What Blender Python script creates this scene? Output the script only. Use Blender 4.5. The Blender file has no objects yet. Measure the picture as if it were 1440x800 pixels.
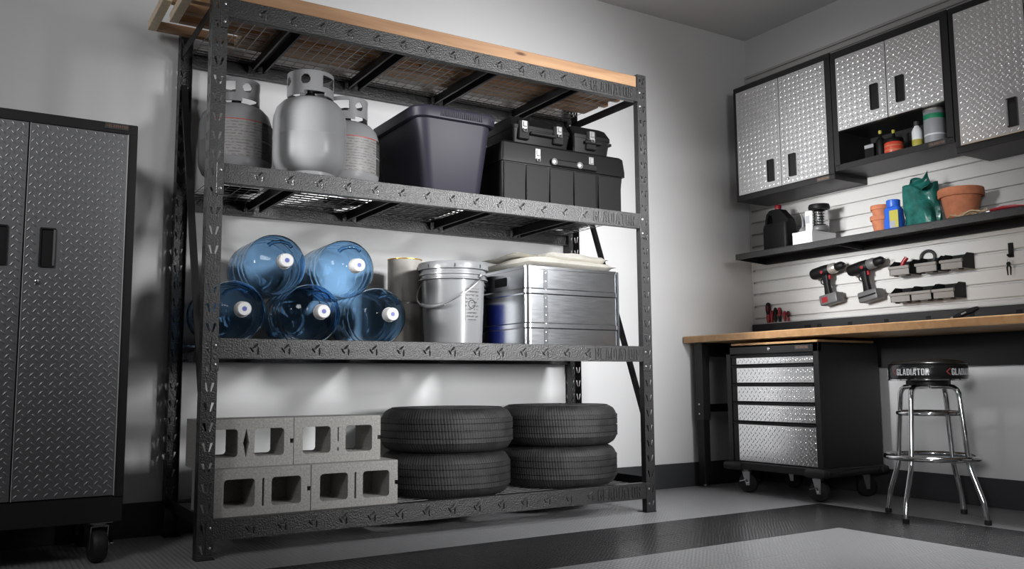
import bpy, bmesh, math, random
from mathutils import Vector, Matrix
from mathutils.geometry import tessellate_polygon

random.seed(7)
PI = math.pi
sc = bpy.context.scene
COL = sc.collection

# ------------------------------------------------------------------ camera
cam_d = bpy.data.cameras.new('camera')
cam_d.sensor_width = 36.0
cam_d.sensor_fit = 'HORIZONTAL'
cam_d.lens = 1237.02 * 36.0 / 1440.0
cam_d.clip_start = 0.05
cam_d.clip_end = 60
cam = bpy.data.objects.new('camera', cam_d)
COL.objects.link(cam)
_r = Vector((0.84964927, -0.52730194, -0.00698412))
_u = Vector((-0.05204291, -0.097022, 0.99392065))
_f = Vector((0.5247739, 0.84412049, 0.109877))
cam.matrix_world = Matrix(((_r.x, _u.x, -_f.x, -0.78549), (_r.y, _u.y, -_f.y, -3.54884),
                           (_r.z, _u.z, -_f.z, 0.67036), (0, 0, 0, 1)))
sc.camera = cam

# ------------------------------------------------------------------ light
world = bpy.data.worlds.new('world')
sc.world = world
world.use_nodes = True
world.node_tree.nodes['Background'].inputs[0].default_value = (0.75, 0.8, 0.9, 1)
world.node_tree.nodes['Background'].inputs[1].default_value = 0.05


def area_light(name, loc, target, power, sx, sy, spread=PI, col=(1, 1, 1)):
    d = bpy.data.lights.new(name, 'AREA')
    d.shape = 'RECTANGLE'
    d.size = sx
    d.size_y = sy
    d.energy = power
    d.color = col
    d.spread = spread
    o = bpy.data.objects.new(name, d)
    COL.objects.link(o)
    o.location = loc
    o.rotation_euler = (Vector(target) - Vector(loc)).to_track_quat('-Z', 'Y').to_euler()
    return o


# key softbox right of the camera, high; horizontal fill softbox; side softbox on the left for the bench wall
area_light('key_softbox', (2.35, -2.75, 2.15), (1.65, 0.7, 1.35), 24, 0.5, 0.5, 1.1)
area_light('front_softbox', (1.9, -3.3, 1.05), (1.5, 0.7, 0.9), 10, 0.5, 0.6, 0.95)
area_light('side_softbox', (-1.35, -0.55, 1.75), (3.8, 0.0, 1.45), 11.5, 0.8, 0.8, 0.46)
area_light('locker_fill', (-2.3, -2.3, 2.5), (-0.35, 0.4, 1.35), 6.8, 0.7, 0.9, 1.3)  # fill added to lift the locker doors and the left wall
area_light('overhead_softbox', (2.95, -1.2, 3.03), (2.55, -1.2, 0), 12, 0.6, 0.8, 1.15)
area_light('low_fill', (-1.5, -3.8, 1.15), (3.8, -1.2, 0.8), 2.8, 0.5, 0.5, 0.5)  # fill added beside the camera to lift the wall below the bench
area_light('bounce_fill', (1.0, -3.2, 1.9), (1.5, -1.4, 3.07), 14, 0.6, 0.6, 2.2)  # upward fill added to brighten the ceiling and upper walls
area_light('ceiling_fill', (0.2, -2.6, 3.04), (0.2, -2.6, 0), 4, 1.2, 1.2, PI)  # unseen fill added for general brightness, no ceiling fixture here

sc.view_settings.view_transform = 'Standard'
sc.view_settings.look = 'None'
sc.view_settings.exposure = 0.0
sc.view_settings.gamma = 1.0
sc.view_settings.use_curve_mapping = False
sc.cycles.use_denoising = True
sc.cycles.max_bounces = 10
sc.cycles.diffuse_bounces = 4
sc.cycles.glossy_bounces = 4
sc.cycles.transmission_bounces = 10
sc.cycles.transparent_max_bounces = 10
sc.cycles.sample_clamp_indirect = 4
sc.cycles.caustics_reflective = False
sc.cycles.caustics_refractive = False


# ------------------------------------------------------------------ materials
def nd(nt, typ, **kw):
    n = nt.nodes.new(typ)
    for k, v in kw.items():
        setattr(n, k, v)
    return n


def mat(name, col, rough=0.5, metal=0.0, bump=None, var=None, spec=0.5, coat=0.0, trans=0.0, ior=1.45,
        rvar=None, alpha=1.0):
    """bump=(scale, strength, distance[, stretch]); var=(scale, amount[, stretch]) mottles the colour"""
    m = bpy.data.materials.new(name)
    m.use_nodes = True
    nt = m.node_tree
    b = nt.nodes['Principled BSDF']
    b.inputs['Base Color'].default_value = (*col, 1)
    b.inputs['Roughness'].default_value = rough
    b.inputs['Metallic'].default_value = metal
    b.inputs['Specular IOR Level'].default_value = spec
    b.inputs['Coat Weight'].default_value = coat
    b.inputs['Transmission Weight'].default_value = trans
    b.inputs['IOR'].default_value = ior
    tc = nd(nt, 'ShaderNodeTexCoord')

    def noise(scale, stretch, detail=4):
        mp = nd(nt, 'ShaderNodeMapping')
        mp.inputs['Scale'].default_value = stretch
        nt.links.new(tc.outputs['Object'], mp.inputs['Vector'])
        n = nd(nt, 'ShaderNodeTexNoise')
        n.inputs['Scale'].default_value = scale
        n.inputs['Detail'].default_value = detail
        nt.links.new(mp.outputs['Vector'], n.inputs['Vector'])
        return n
    if var:
        n = noise(var[0], var[2] if len(var) > 2 else (1, 1, 1), 6)
        r = nd(nt, 'ShaderNodeValToRGB')
        a = var[1]
        r.color_ramp.elements[0].position = 0.3
        r.color_ramp.elements[1].position = 0.7
        r.color_ramp.elements[0].color = (*[max(0, c * (1 - a)) for c in col], 1)
        r.color_ramp.elements[1].color = (*[min(1, c * (1 + a)) for c in col], 1)
        nt.links.new(n.outputs['Fac'], r.inputs['Fac'])
        nt.links.new(r.outputs['Color'], b.inputs['Base Color'])
    if bump:
        n = noise(bump[0], bump[3] if len(bump) > 3 else (1, 1, 1), 3)
        bp = nd(nt, 'ShaderNodeBump')
        bp.inputs['Strength'].default_value = bump[1]
        bp.inputs['Distance'].default_value = bump[2]
        nt.links.new(n.outputs['Fac'], bp.inputs['Height'])
        nt.links.new(bp.outputs['Normal'], b.inputs['Normal'])
    if rvar:
        n = noise(rvar[0], rvar[3] if len(rvar) > 3 else (1, 1, 1), 3)
        mr = nd(nt, 'ShaderNodeMapRange')
        mr.inputs['To Min'].default_value = rvar[1]
        mr.inputs['To Max'].default_value = rvar[2]
        nt.links.new(n.outputs['Fac'], mr.inputs['Value'])
        nt.links.new(mr.outputs['Result'], b.inputs['Roughness'])
    return m


def wood(name, dark, light, axis='x', scale=3.0, rough=0.55, strips=None):
    m = bpy.data.materials.new(name)
    m.use_nodes = True
    nt = m.node_tree
    b = nt.nodes['Principled BSDF']
    b.inputs['Roughness'].default_value = rough
    tc = nd(nt, 'ShaderNodeTexCoord')
    mp = nd(nt, 'ShaderNodeMapping')
    mp.inputs['Scale'].default_value = {'x': (0.6, 9, 9), 'y': (9, 0.6, 9)}[axis]
    nt.links.new(tc.outputs['Object'], mp.inputs['Vector'])
    n = nd(nt, 'ShaderNodeTexNoise')
    n.inputs['Scale'].default_value = scale
    n.inputs['Detail'].default_value = 8
    n.inputs['Distortion'].default_value = 0.6
    nt.links.new(mp.outputs['Vector'], n.inputs['Vector'])
    r = nd(nt, 'ShaderNodeValToRGB')
    r.color_ramp.elements[0].position = 0.32
    r.color_ramp.elements[1].position = 0.68
    r.color_ramp.elements[0].color = (*dark, 1)
    r.color_ramp.elements[1].color = (*light, 1)
    nt.links.new(n.outputs['Fac'], r.inputs['Fac'])
    out = r.outputs['Color']
    # knots
    kmap = nd(nt, 'ShaderNodeMapping')
    kmap.inputs['Scale'].default_value = {'x': (1.4, 5, 5), 'y': (5, 1.4, 5)}[axis]
    nt.links.new(tc.outputs['Object'], kmap.inputs['Vector'])
    v = nd(nt, 'ShaderNodeTexVoronoi')
    v.inputs['Scale'].default_value = 2.2
    nt.links.new(kmap.outputs['Vector'], v.inputs['Vector'])
    kr = nd(nt, 'ShaderNodeValToRGB')
    kr.color_ramp.elements[0].position = 0.05
    kr.color_ramp.elements[1].position = 0.13
    kr.color_ramp.elements[0].color = (0.25, 0.17, 0.12, 1) if strips is None else (1, 1, 1, 1)
    kr.color_ramp.elements[1].color = (1, 1, 1, 1)
    nt.links.new(v.outputs['Distance'], kr.inputs['Fac'])
    mx = nd(nt, 'ShaderNodeMix', data_type='RGBA', blend_type='MULTIPLY')
    mx.inputs['Factor'].default_value = 1
    nt.links.new(out, mx.inputs[6])
    nt.links.new(kr.outputs['Color'], mx.inputs[7])
    out = mx.outputs[2]
    if strips:   # glued staves of a butcher block
        br = nd(nt, 'ShaderNodeTexBrick')
        br.inputs['Color1'].default_value = (1, 1, 1, 1)
        br.inputs['Color2'].default_value = (0.78, 0.72, 0.66, 1)
        br.inputs['Mortar'].default_value = (0.6, 0.5, 0.4, 1)
        br.inputs['Scale'].default_value = 1.0
        br.inputs['Mortar Size'].default_value = 0.0006
        br.inputs['Brick Width'].default_value = 0.33
        br.inputs['Row Height'].default_value = 0.04
        nt.links.new(tc.outputs['Object'], br.inputs['Vector'])
        mx2 = nd(nt, 'ShaderNodeMix', data_type='RGBA', blend_type='MULTIPLY')
        mx2.inputs['Factor'].default_value = 0.8
        nt.links.new(out, mx2.inputs[6])
        nt.links.new(br.outputs['Color'], mx2.inputs[7])
        out = mx2.outputs[2]
    nt.links.new(out, b.inputs['Base Color'])
    bp = nd(nt, 'ShaderNodeBump')
    bp.inputs['Strength'].default_value = 0.15
    bp.inputs['Distance'].default_value = 0.002
    nt.links.new(n.outputs['Fac'], bp.inputs['Height'])
    nt.links.new(bp.outputs['Normal'], b.inputs['Normal'])
    return m


def tile_mat(name, col, rough):
    """moulded floor tile: rows of small raised treads as fine relief"""
    m = bpy.data.materials.new(name)
    m.use_nodes = True
    nt = m.node_tree
    b = nt.nodes['Principled BSDF']
    b.inputs['Base Color'].default_value = (*col, 1)
    b.inputs['Roughness'].default_value = rough
    b.inputs['Specular IOR Level'].default_value = 0.6
    b.inputs['Coat Weight'].default_value = 0.25
    b.inputs['Coat Roughness'].default_value = 0.12
    tc = nd(nt, 'ShaderNodeTexCoord')
    sp = nd(nt, 'ShaderNodeSeparateXYZ')
    nt.links.new(tc.outputs['Object'], sp.inputs['Vector'])

    def M(op, a, bb=None):
        n = nd(nt, 'ShaderNodeMath', operation=op)
        for i, x in enumerate((a, bb)):
            if x is None:
                continue
            if isinstance(x, (int, float)):
                n.inputs[i].default_value = x
            else:
                nt.links.new(x, n.inputs[i])
        return n.outputs[0]
    p = 0.028
    sx = M('SINE', M('MULTIPLY', M('ADD', sp.outputs[0], sp.outputs[1]), 2 * PI / p / 1.41))
    sy = M('SINE', M('MULTIPLY', M('SUBTRACT', sp.outputs[0], sp.outputs[1]), 2 * PI / p / 1.41))
    h = M('SMOOTH_MAX', M('MULTIPLY', sx, sy), 0.1)
    bp = nd(nt, 'ShaderNodeBump')
    bp.inputs['Strength'].default_value = 1.0
    bp.inputs['Distance'].default_value = 0.005
    nt.links.new(h, bp.inputs['Height'])
    nt.links.new(bp.outputs['Normal'], b.inputs['Normal'])
    nt.links.new(bp.outputs['Normal'], b.inputs['Coat Normal'])
    return m


def tread_mat(name):
    """tyre rubber with lateral sipes around the tread"""
    m = bpy.data.materials.new(name)
    m.use_nodes = True
    nt = m.node_tree
    b = nt.nodes['Principled BSDF']
    b.inputs['Roughness'].default_value = 0.62
    tc = nd(nt, 'ShaderNodeTexCoord')
    n = nd(nt, 'ShaderNodeTexNoise')
    n.inputs['Scale'].default_value = 14
    n.inputs['Detail'].default_value = 6
    nt.links.new(tc.outputs['Object'], n.inputs['Vector'])
    r = nd(nt, 'ShaderNodeValToRGB')
    r.color_ramp.elements[0].color = (0.010, 0.010, 0.0105, 1)
    r.color_ramp.elements[1].color = (0.028, 0.028, 0.028, 1)
    r.color_ramp.elements[0].position = 0.35
    r.color_ramp.elements[1].position = 0.75
    nt.links.new(n.outputs['Fac'], r.inputs['Fac'])
    nt.links.new(r.outputs['Color'], b.inputs['Base Color'])
    sp = nd(nt, 'ShaderNodeSeparateXYZ')
    nt.links.new(tc.outputs['Object'], sp.inputs['Vector'])
    at = nd(nt, 'ShaderNodeMath', operation='ARCTAN2')
    nt.links.new(sp.outputs[1], at.inputs[0])
    nt.links.new(sp.outputs[0], at.inputs[1])
    # slant the sipes with height
    sl = nd(nt, 'ShaderNodeMath', operation='MULTIPLY_ADD')
    nt.links.new(sp.outputs[2], sl.inputs[0])
    sl.inputs[1].default_value = 0.35
    nt.links.new(at.outputs[0], sl.inputs[2])
    mu = nd(nt, 'ShaderNodeMath', operation='MULTIPLY')
    nt.links.new(sl.outputs[0], mu.inputs[0])
    mu.inputs[1].default_value = 140
    si = nd(nt, 'ShaderNodeMath', operation='SINE')
    nt.links.new(mu.outputs[0], si.inputs[0])
    gt = nd(nt, 'ShaderNodeMath', operation='SMOOTH_MIN')
    nt.links.new(si.outputs[0], gt.inputs[0])
    gt.inputs[1].default_value = 0.0
    gt.inputs[2].default_value = 0.3
    ad = nd(nt, 'ShaderNodeMath', operation='MULTIPLY_ADD')
    nt.links.new(n.outputs['Fac'], ad.inputs[0])
    ad.inputs[1].default_value = 1.2
    nt.links.new(gt.outputs[0], ad.inputs[2])
    bp = nd(nt, 'ShaderNodeBump')
    bp.inputs['Strength'].default_value = 0.4
    bp.inputs['Distance'].default_value = 0.003
    nt.links.new(ad.outputs[0], bp.inputs['Height'])
    nt.links.new(bp.outputs['Normal'], b.inputs['Normal'])
    return m


def print_mat(name, paper, ink, scale_u, scale_v, axis_v=2, rough=0.5, cols=3.0):
    """small print: rows of broken dark dashes on paper"""
    m = bpy.data.materials.new(name)
    m.use_nodes = True
    nt = m.node_tree
    b = nt.nodes['Principled BSDF']
    b.inputs['Roughness'].default_value = rough
    tc = nd(nt, 'ShaderNodeTexCoord')
    mp = nd(nt, 'ShaderNodeMapping')
    mp.inputs['Scale'].default_value = (scale_u, scale_u, 1.0)
    nt.links.new(tc.outputs['Object'], mp.inputs['Vector'])
    n = nd(nt, 'ShaderNodeTexNoise')
    n.inputs['Scale'].default_value = 1
    n.inputs['Detail'].default_value = 2
    mp2 = nd(nt, 'ShaderNodeMapping')
    mp2.inputs['Scale'].default_value = (scale_u, scale_u, scale_v * 2)
    nt.links.new(tc.outputs['Object'], mp2.inputs['Vector'])
    nt.links.new(mp2.outputs['Vector'], n.inputs['Vector'])
    sp = nd(nt, 'ShaderNodeSeparateXYZ')
    nt.links.new(tc.outputs['Object'], sp.inputs['Vector'])
    mu = nd(nt, 'ShaderNodeMath', operation='MULTIPLY')
    nt.links.new(sp.outputs[axis_v], mu.inputs[0])
    mu.inputs[1].default_value = scale_v * 2 * PI
    si = nd(nt, 'ShaderNodeMath', operation='SINE')
    nt.links.new(mu.outputs[0], si.inputs[0])
    g1 = nd(nt, 'ShaderNodeMath', operation='GREATER_THAN')
    nt.links.new(si.outputs[0], g1.inputs[0])
    g1.inputs[1].default_value = 0.1
    g2 = nd(nt, 'ShaderNodeMath', operation='GREATER_THAN')
    nt.links.new(n.outputs['Fac'], g2.inputs[0])
    g2.inputs[1].default_value = 0.47
    an = nd(nt, 'ShaderNodeMath', operation='MULTIPLY')
    nt.links.new(g1.outputs[0], an.inputs[0])
    nt.links.new(g2.outputs[0], an.inputs[1])
    mx = nd(nt, 'ShaderNodeMix', data_type='RGBA')
    nt.links.new(an.outputs[0], mx.inputs['Factor'])
    mx.inputs[6].default_value = (*paper, 1)
    mx.inputs[7].default_value = (*ink, 1)
    nt.links.new(mx.outputs[2], b.inputs['Base Color'])
    return m


M = {}
M['wall'] = mat('wall_paint', (0.66, 0.665, 0.67), 0.75, bump=(180, 0.08, 0.001), var=(1.3, 0.03))
M['ceiling'] = mat('ceiling_paint', (0.62, 0.62, 0.62), 0.85, bump=(220, 0.1, 0.001))
M['baseboard'] = mat('baseboard_vinyl', (0.04, 0.042, 0.045), 0.5)
M['floor_base'] = mat('floor_slab', (0.12, 0.12, 0.12), 0.6)
M['tile_light'] = tile_mat('light_grey_tile', (0.36, 0.365, 0.375), 0.34)
M['tile_dark'] = tile_mat('charcoal_tile', (0.022, 0.0225, 0.024), 0.26)
M['hammer'] = mat('hammered_black_powder_coat', (0.016, 0.0163, 0.0168), 0.34, bump=(150, 1.0, 0.003), spec=0.8,
                  rvar=(200, 0.26, 0.46))
M['black_steel'] = mat('smooth_black_steel', (0.011, 0.011, 0.012), 0.45, bump=(400, 0.1, 0.0006), spec=0.35)
M['charcoal_steel'] = mat('charcoal_cabinet_steel', (0.017, 0.017, 0.018), 0.42, bump=(500, 0.12, 0.0005), spec=0.4)
M['plate'] = mat('tread_plate_steel', (0.9, 0.905, 0.91), 0.3, metal=1.0, bump=(60, 0.06, 0.001), rvar=(40, 0.2, 0.27))
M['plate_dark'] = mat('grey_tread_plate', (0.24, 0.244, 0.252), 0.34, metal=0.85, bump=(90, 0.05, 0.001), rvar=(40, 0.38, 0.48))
M['chrome'] = mat('chrome', (0.75, 0.75, 0.76), 0.08, metal=1.0)
M['zinc'] = mat('zinc_plate', (0.55, 0.55, 0.56), 0.28, metal=1.0)
M['wire'] = mat('deck_wire_steel', (0.3, 0.3, 0.3), 0.35, metal=0.8)
M['bright_latch'] = mat('bright_latch_steel', (0.42, 0.42, 0.42), 0.3, metal=0.8)
M['bright_edge'] = mat('bright_door_edge', (0.5, 0.5, 0.5), 0.4, metal=0.3)
M['rubber'] = mat('black_rubber', (0.015, 0.015, 0.016), 0.55)
M['black_plastic'] = mat('black_plastic', (0.0045, 0.0045, 0.005), 0.5, bump=(350, 0.12, 0.0006), spec=0.2)
M['grey_plastic'] = mat('grey_plastic', (0.09, 0.09, 0.092), 0.4)
M['void'] = mat('black_recess', (0.004, 0.004, 0.004), 0.7)
M['pine'] = wood('pine_board', (0.31, 0.165, 0.082), (0.47, 0.28, 0.15), 'x')
M['pine_end_lit'] = mat('lit_pine_end_grain', (0.86, 0.72, 0.53), 0.7, var=(30, 0.12), bump=(60, 0.2, 0.001))  # end grain made paler: light from the left put into the colour
M['butcher'] = wood('butcher_block', (0.52, 0.31, 0.15), (0.66, 0.43, 0.23), 'y', 2.5, 0.4, strips=True)
M['concrete'] = mat('concrete_block', (0.32, 0.313, 0.3), 0.92, bump=(220, 0.6, 0.003), var=(120, 0.22))
M['tyre'] = tread_mat('tyre_rubber')
M['tank'] = mat('grey_tank_enamel', (0.21, 0.213, 0.218), 0.32, bump=(60, 0.04, 0.001), spec=0.22)
M['valve'] = mat('dark_valve', (0.03, 0.03, 0.03), 0.4)
M['tank_print'] = print_mat('tank_label_print', (0.22, 0.215, 0.21), (0.13, 0.125, 0.125), 60, 75)
M['tank_dark_print'] = print_mat('tank_label_dark_print', (0.06, 0.06, 0.06), (0.035, 0.035, 0.035), 50, 55)
M['red_print'] = mat('red_print', (0.35, 0.05, 0.04), 0.5)
M['ink'] = mat('black_print', (0.02, 0.02, 0.02), 0.5)
M['navy'] = mat('navy_plastic', (0.016, 0.0155, 0.026), 0.5, bump=(300, 0.08, 0.0006), spec=0.35)
M['jug'] = mat('blue_jug_plastic', (0.52, 0.72, 0.92), 0.03, trans=1.0, ior=1.25)
M['jug_cap'] = mat('white_cap', (0.72, 0.72, 0.72), 0.4)
M['cap_print'] = mat('blue_cap_print', (0.08, 0.1, 0.4), 0.4)
M['pail'] = mat('grey_pail_plastic', (0.2, 0.205, 0.212), 0.3, coat=0.3)
M['pail_print'] = print_mat('pail_print', (0.2, 0.205, 0.212), (0.07, 0.07, 0.07), 70, 60)
M['white_print'] = mat('white_print', (0.75, 0.76, 0.78), 0.4)
M['blue_print'] = mat('blue_print', (0.02, 0.05, 0.4), 0.4)
M['can_metal'] = mat('tin_can', (0.45, 0.44, 0.42), 0.3, metal=0.7)
M['can_paper'] = mat('can_paper', (0.36, 0.345, 0.32), 0.45, var=(9, 0.18), bump=(30, 0.1, 0.002))
M['gold'] = mat('gold_lacquer', (0.6, 0.36, 0.05), 0.3, metal=0.8)
M['aluminium'] = mat('brushed_aluminium', (0.42, 0.435, 0.455), 0.24, metal=1.0, bump=(4, 0.06, 0.004, (1, 1, 4)),
                     rvar=(14, 0.2, 0.28, (1, 1, 12)))
M['canvas'] = mat('canvas_cloth', (0.52, 0.5, 0.45), 0.9, bump=(120, 0.3, 0.002), var=(20, 0.1))
M['slat'] = mat('slat_pvc', (0.45, 0.445, 0.435), 0.5)
M['terracotta'] = mat('terracotta', (0.42, 0.15, 0.075), 0.8, var=(25, 0.15), bump=(120, 0.15, 0.001))
M['bag'] = mat('green_plastic_bag', (0.01, 0.1, 0.085), 0.25, bump=(28, 0.6, 0.01), var=(16, 0.5))
M['bag_in'] = mat('black_bag_lining', (0.008, 0.01, 0.01), 0.5)
M['blue_bottle'] = mat('blue_bottle_plastic', (0.02, 0.1, 0.5), 0.3)
M['yellow_print'] = mat('yellow_print', (0.38, 0.34, 0.05), 0.5)
M['silver_print'] = mat('silver_grey_print', (0.3, 0.31, 0.33), 0.4)
M['red_plastic'] = mat('red_plastic', (0.2, 0.008, 0.014), 0.35)
M['orange_red'] = mat('orange_red_jar', (0.5, 0.05, 0.025), 0.35)
M['white_box'] = mat('white_carton', (0.78, 0.78, 0.78), 0.5)
M['jute'] = mat('jute_twine', (0.32, 0.24, 0.15), 0.9)
M['frosted'] = mat('clear_bottle', (0.8, 0.8, 0.86), 0.12, trans=0.75, ior=1.3)
M['glass'] = mat('clear_globe', (0.9, 0.92, 0.95), 0.05, trans=0.9, ior=1.3)
M['green_print'] = mat('green_print', (0.01, 0.25, 0.12), 0.4)
M['vinyl'] = mat('black_vinyl', (0.012, 0.012, 0.013), 0.22, coat=0.3)
M['badge'] = mat('badge_face', (0.05, 0.05, 0.05), 0.4)
M['badge_text'] = mat('badge_lettering', (0.22, 0.12, 0.08), 0.4)
M['drill_metal'] = mat('drill_metal', (0.5, 0.48, 0.44), 0.3, metal=0.7)
M['bin_grey'] = mat('bin_grey_plastic', (0.2, 0.19, 0.18), 0.45)


# ------------------------------------------------------------------ geometry helper
class G:
    def __init__(s):
        s.v = []
        s.f = []

    def add(s, vs, fs):
        o = len(s.v)
        s.v += [tuple(v) for v in vs]
        s.f += [tuple(i + o for i in f) for f in fs]
        return s

    def box(s, x0, x1, y0, y1, z0, z1, b=0.0, seg=1):
        if b <= 0:
            vs = [(x0, y0, z0), (x1, y0, z0), (x1, y1, z0), (x0, y1, z0),
                  (x0, y0, z1), (x1, y0, z1), (x1, y1, z1), (x0, y1, z1)]
            fs = [(0, 3, 2, 1), (4, 5, 6, 7), (0, 1, 5, 4), (1, 2, 6, 5), (2, 3, 7, 6), (3, 0, 4, 7)]
            return s.add(vs, fs)
        bm = bmesh.new()
        bmesh.ops.create_cube(bm, size=1)
        for v in bm.verts:
            v.co = ((x0 + x1) / 2 + v.co.x * (x1 - x0), (y0 + y1) / 2 + v.co.y * (y1 - y0),
                    (z0 + z1) / 2 + v.co.z * (z1 - z0))
        bmesh.ops.bevel(bm, geom=list(bm.edges), offset=b, segments=seg, affect='EDGES', profile=0.5)
        return s.bm(bm)

    def bm(s, bm):
        bm.verts.index_update()
        s.add([v.co[:] for v in bm.verts], [[v.index for v in f.verts] for f in bm.faces])
        bm.free()
        return s

    def xf(s, m, start=0):
        for i in range(start, len(s.v)):
            s.v[i] = tuple(m @ Vector(s.v[i]))
        return s

    def bar(s, a, b, w, h, up=(0, 0, 1)):
        """rectangular bar from a to b, w across, h along up"""
        a, b = Vector(a), Vector(b)
        d = (b - a).normalized()
        side = d.cross(Vector(up)).normalized()
        u = side.cross(d)
        vs = []
        for p in (a, b):
            for i, j in ((-1, -1), (1, -1), (1, 1), (-1, 1)):
                vs.append(p + side * (i * w / 2) + u * (j * h / 2))
        return s.add(vs, [(0, 1, 2, 3), (7, 6, 5, 4), (0, 4, 5, 1), (1, 5, 6, 2), (2, 6, 7, 3), (3, 7, 4, 0)])

    def tube(s, pts, r, n=10, closed=False, cap=True):
        pts = [Vector(p) for p in pts]
        m = len(pts)
        rs = r if isinstance(r, (list, tuple)) else [r] * m
        ref = None
        rings = []
        for i, p in enumerate(pts):
            if closed:
                d = pts[(i + 1) % m] - pts[i - 1]
            else:
                d = pts[min(i + 1, m - 1)] - pts[max(i - 1, 0)]
            d.normalize()
            if ref is None:
                ref = Vector((0, 0, 1)) if abs(d.z) < 0.9 else Vector((1, 0, 0))
            x = (ref - d * ref.dot(d)).normalized()
            ref = x
            y = d.cross(x)
            rings.append([p + (x * math.cos(2 * PI * k / n) + y * math.sin(2 * PI * k / n)) * rs[i] for k in range(n)])
        vs = [v for rg in rings for v in rg]
        fs = []
        for i in range(m if closed else m - 1):
            a, b = i * n, ((i + 1) % m) * n
            for k in range(n):
                fs.append((a + k, a + (k + 1) % n, b + (k + 1) % n, b + k))
        if cap and not closed:
            fs.append(tuple(range(n))[::-1])
            fs.append(tuple((m - 1) * n + k for k in range(n)))
        return s.add(vs, fs)

    def lathe(s, prof, n=32, axis='z', c=(0, 0, 0)):
        """prof: list of (r, h). axis z or -y (h grows towards +y for 'y')"""
        vs, fs = [], []
        for r, h in prof:
            for k in range(n):
                a = 2 * PI * k / n
                if axis == 'z':
                    vs.append((c[0] + r * math.cos(a), c[1] + r * math.sin(a), c[2] + h))
                elif axis == 'y':
                    vs.append((c[0] + r * math.sin(a), c[1] + h, c[2] + r * math.cos(a)))
                else:
                    vs.append((c[0] + h, c[1] + r * math.cos(a), c[2] + r * math.sin(a)))
        for i in range(len(prof) - 1):
            for k in range(n):
                a, b = i * n, (i + 1) * n
                fs.append((a + k, a + (k + 1) % n, b + (k + 1) % n, b + k))
        if prof[0][0] > 1e-6:
            fs.append(tuple(range(n))[::-1])
        if prof[-1][0] > 1e-6:
            fs.append(tuple((len(prof) - 1) * n + k for k in range(n)))
        return s.add(vs, fs)

    def loft(s, secs, n=6, cap0=True, cap1=True):
        """secs: (z, x0, x1, y0, y1, r) rounded rectangles"""
        vs, fs = [], []
        q = 4 * n
        for z, x0, x1, y0, y1, r in secs:
            for cx, cy, a0 in ((x1 - r, y1 - r, 0), (x0 + r, y1 - r, PI / 2), (x0 + r, y0 + r, PI), (x1 - r, y0 + r, 1.5 * PI)):
                for k in range(n):
                    a = a0 + PI / 2 * k / (n - 1)
                    vs.append((cx + r * math.cos(a), cy + r * math.sin(a), z))
        for i in range(len(secs) - 1):
            for k in range(q):
                a, b = i * q, (i + 1) * q
                fs.append((a + k, a + (k + 1) % q, b + (k + 1) % q, b + k))
        if cap0:
            fs.append(tuple(range(q))[::-1])
        if cap1:
            fs.append(tuple((len(secs) - 1) * q + k for k in range(q)))
        return s.add(vs, fs)

    def prism(s, outer, holes, d0, d1, plane='xz'):
        """polygon with holes (2D, ccw outer) extruded between d0 and d1; plane xz extrudes along y, yz along x, xy along z"""
        def P(p, d):
            return {'xz': (p[0], d, p[1]), 'yz': (d, p[0], p[1]), 'xy': (p[0], p[1], d)}[plane]
        loops = [outer] + list(holes)
        flat = [p for l in loops for p in l]
        tris = tessellate_polygon([[Vector((p[0], p[1], 0)) for p in l] for l in loops])
        k = len(flat)
        vs = [P(p, d0) for p in flat] + [P(p, d1) for p in flat]
        fs = []
        for t in tris:
            fs.append(tuple(t))
            fs.append(tuple(i + k for i in t[::-1]))
        o = 0
        for l in loops:
            m = len(l)
            for i in range(m):
                a, b = o + i, o + (i + 1) % m
                fs.append((a, b, b + k, a + k))
            o += m
        return s.add(vs, fs)

    def lens(s, F, u, v, ang, L, W, H):
        """raised tread lens on the plane given by F(u,v,n)"""
        ca, sa = math.cos(ang), math.sin(ang)
        pts = [(-L / 2, 0, 0), (-L * 0.27, -W * 0.42, 0), (L * 0.05, -W / 2, 0), (L * 0.33, -W * 0.36, 0), (L / 2, 0, 0),
               (L * 0.33, W * 0.36, 0), (L * 0.05, W / 2, 0), (-L * 0.27, W * 0.42, 0), (-L * 0.3, 0, H), (L * 0.34, 0, H)]
        vs = [F(u + a * ca - b * sa, v + a * sa + b * ca, h) for a, b, h in pts]
        return s.add(vs, [(0, 1, 8), (1, 2, 9, 8), (2, 3, 9), (3, 4, 9), (4, 5, 9), (5, 6, 9), (6, 7, 8, 9), (7, 0, 8)])

    def mesh(s, name, fix=True):
        me = bpy.data.meshes.new(name)
        me.from_pydata(s.v, [], s.f)
        if fix:
            bm = bmesh.new()
            bm.from_mesh(me)
            bmesh.ops.recalc_face_normals(bm, faces=bm.faces)
            bm.to_mesh(me)
            bm.free()
        return me

    def build(s, name, m, parent=None, smooth=None, fix=True):
        me = s.mesh(name, fix)
        me.materials.append(M[m] if isinstance(m, str) else m)
        o = bpy.data.objects.new(name, me)
        COL.objects.link(o)
        if smooth is not None:
            me.polygons.foreach_set('use_smooth', [True] * len(me.polygons))
            try:
                me.set_sharp_from_angle(angle=math.radians(smooth))
            except Exception:
                pass
        if parent is not None:
            o.parent = parent
        return o


def tag(o, label, cat, group=None):
    o['label'] = label
    o['category'] = cat
    if group:
        o['group'] = group
    return o


def thing(name, label, cat, loc=(0, 0, 0), rz=0.0, group=None):
    o = bpy.data.objects.new(name, None)
    o.empty_display_size = 0.05
    COL.objects.link(o)
    o.location = loc
    o.rotation_euler = (0, 0, rz)
    return tag(o, label, cat, group)


def structure(o):
    o['kind'] = 'structure'
    return o


def stuff(o):
    o['kind'] = 'stuff'
    return o


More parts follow.
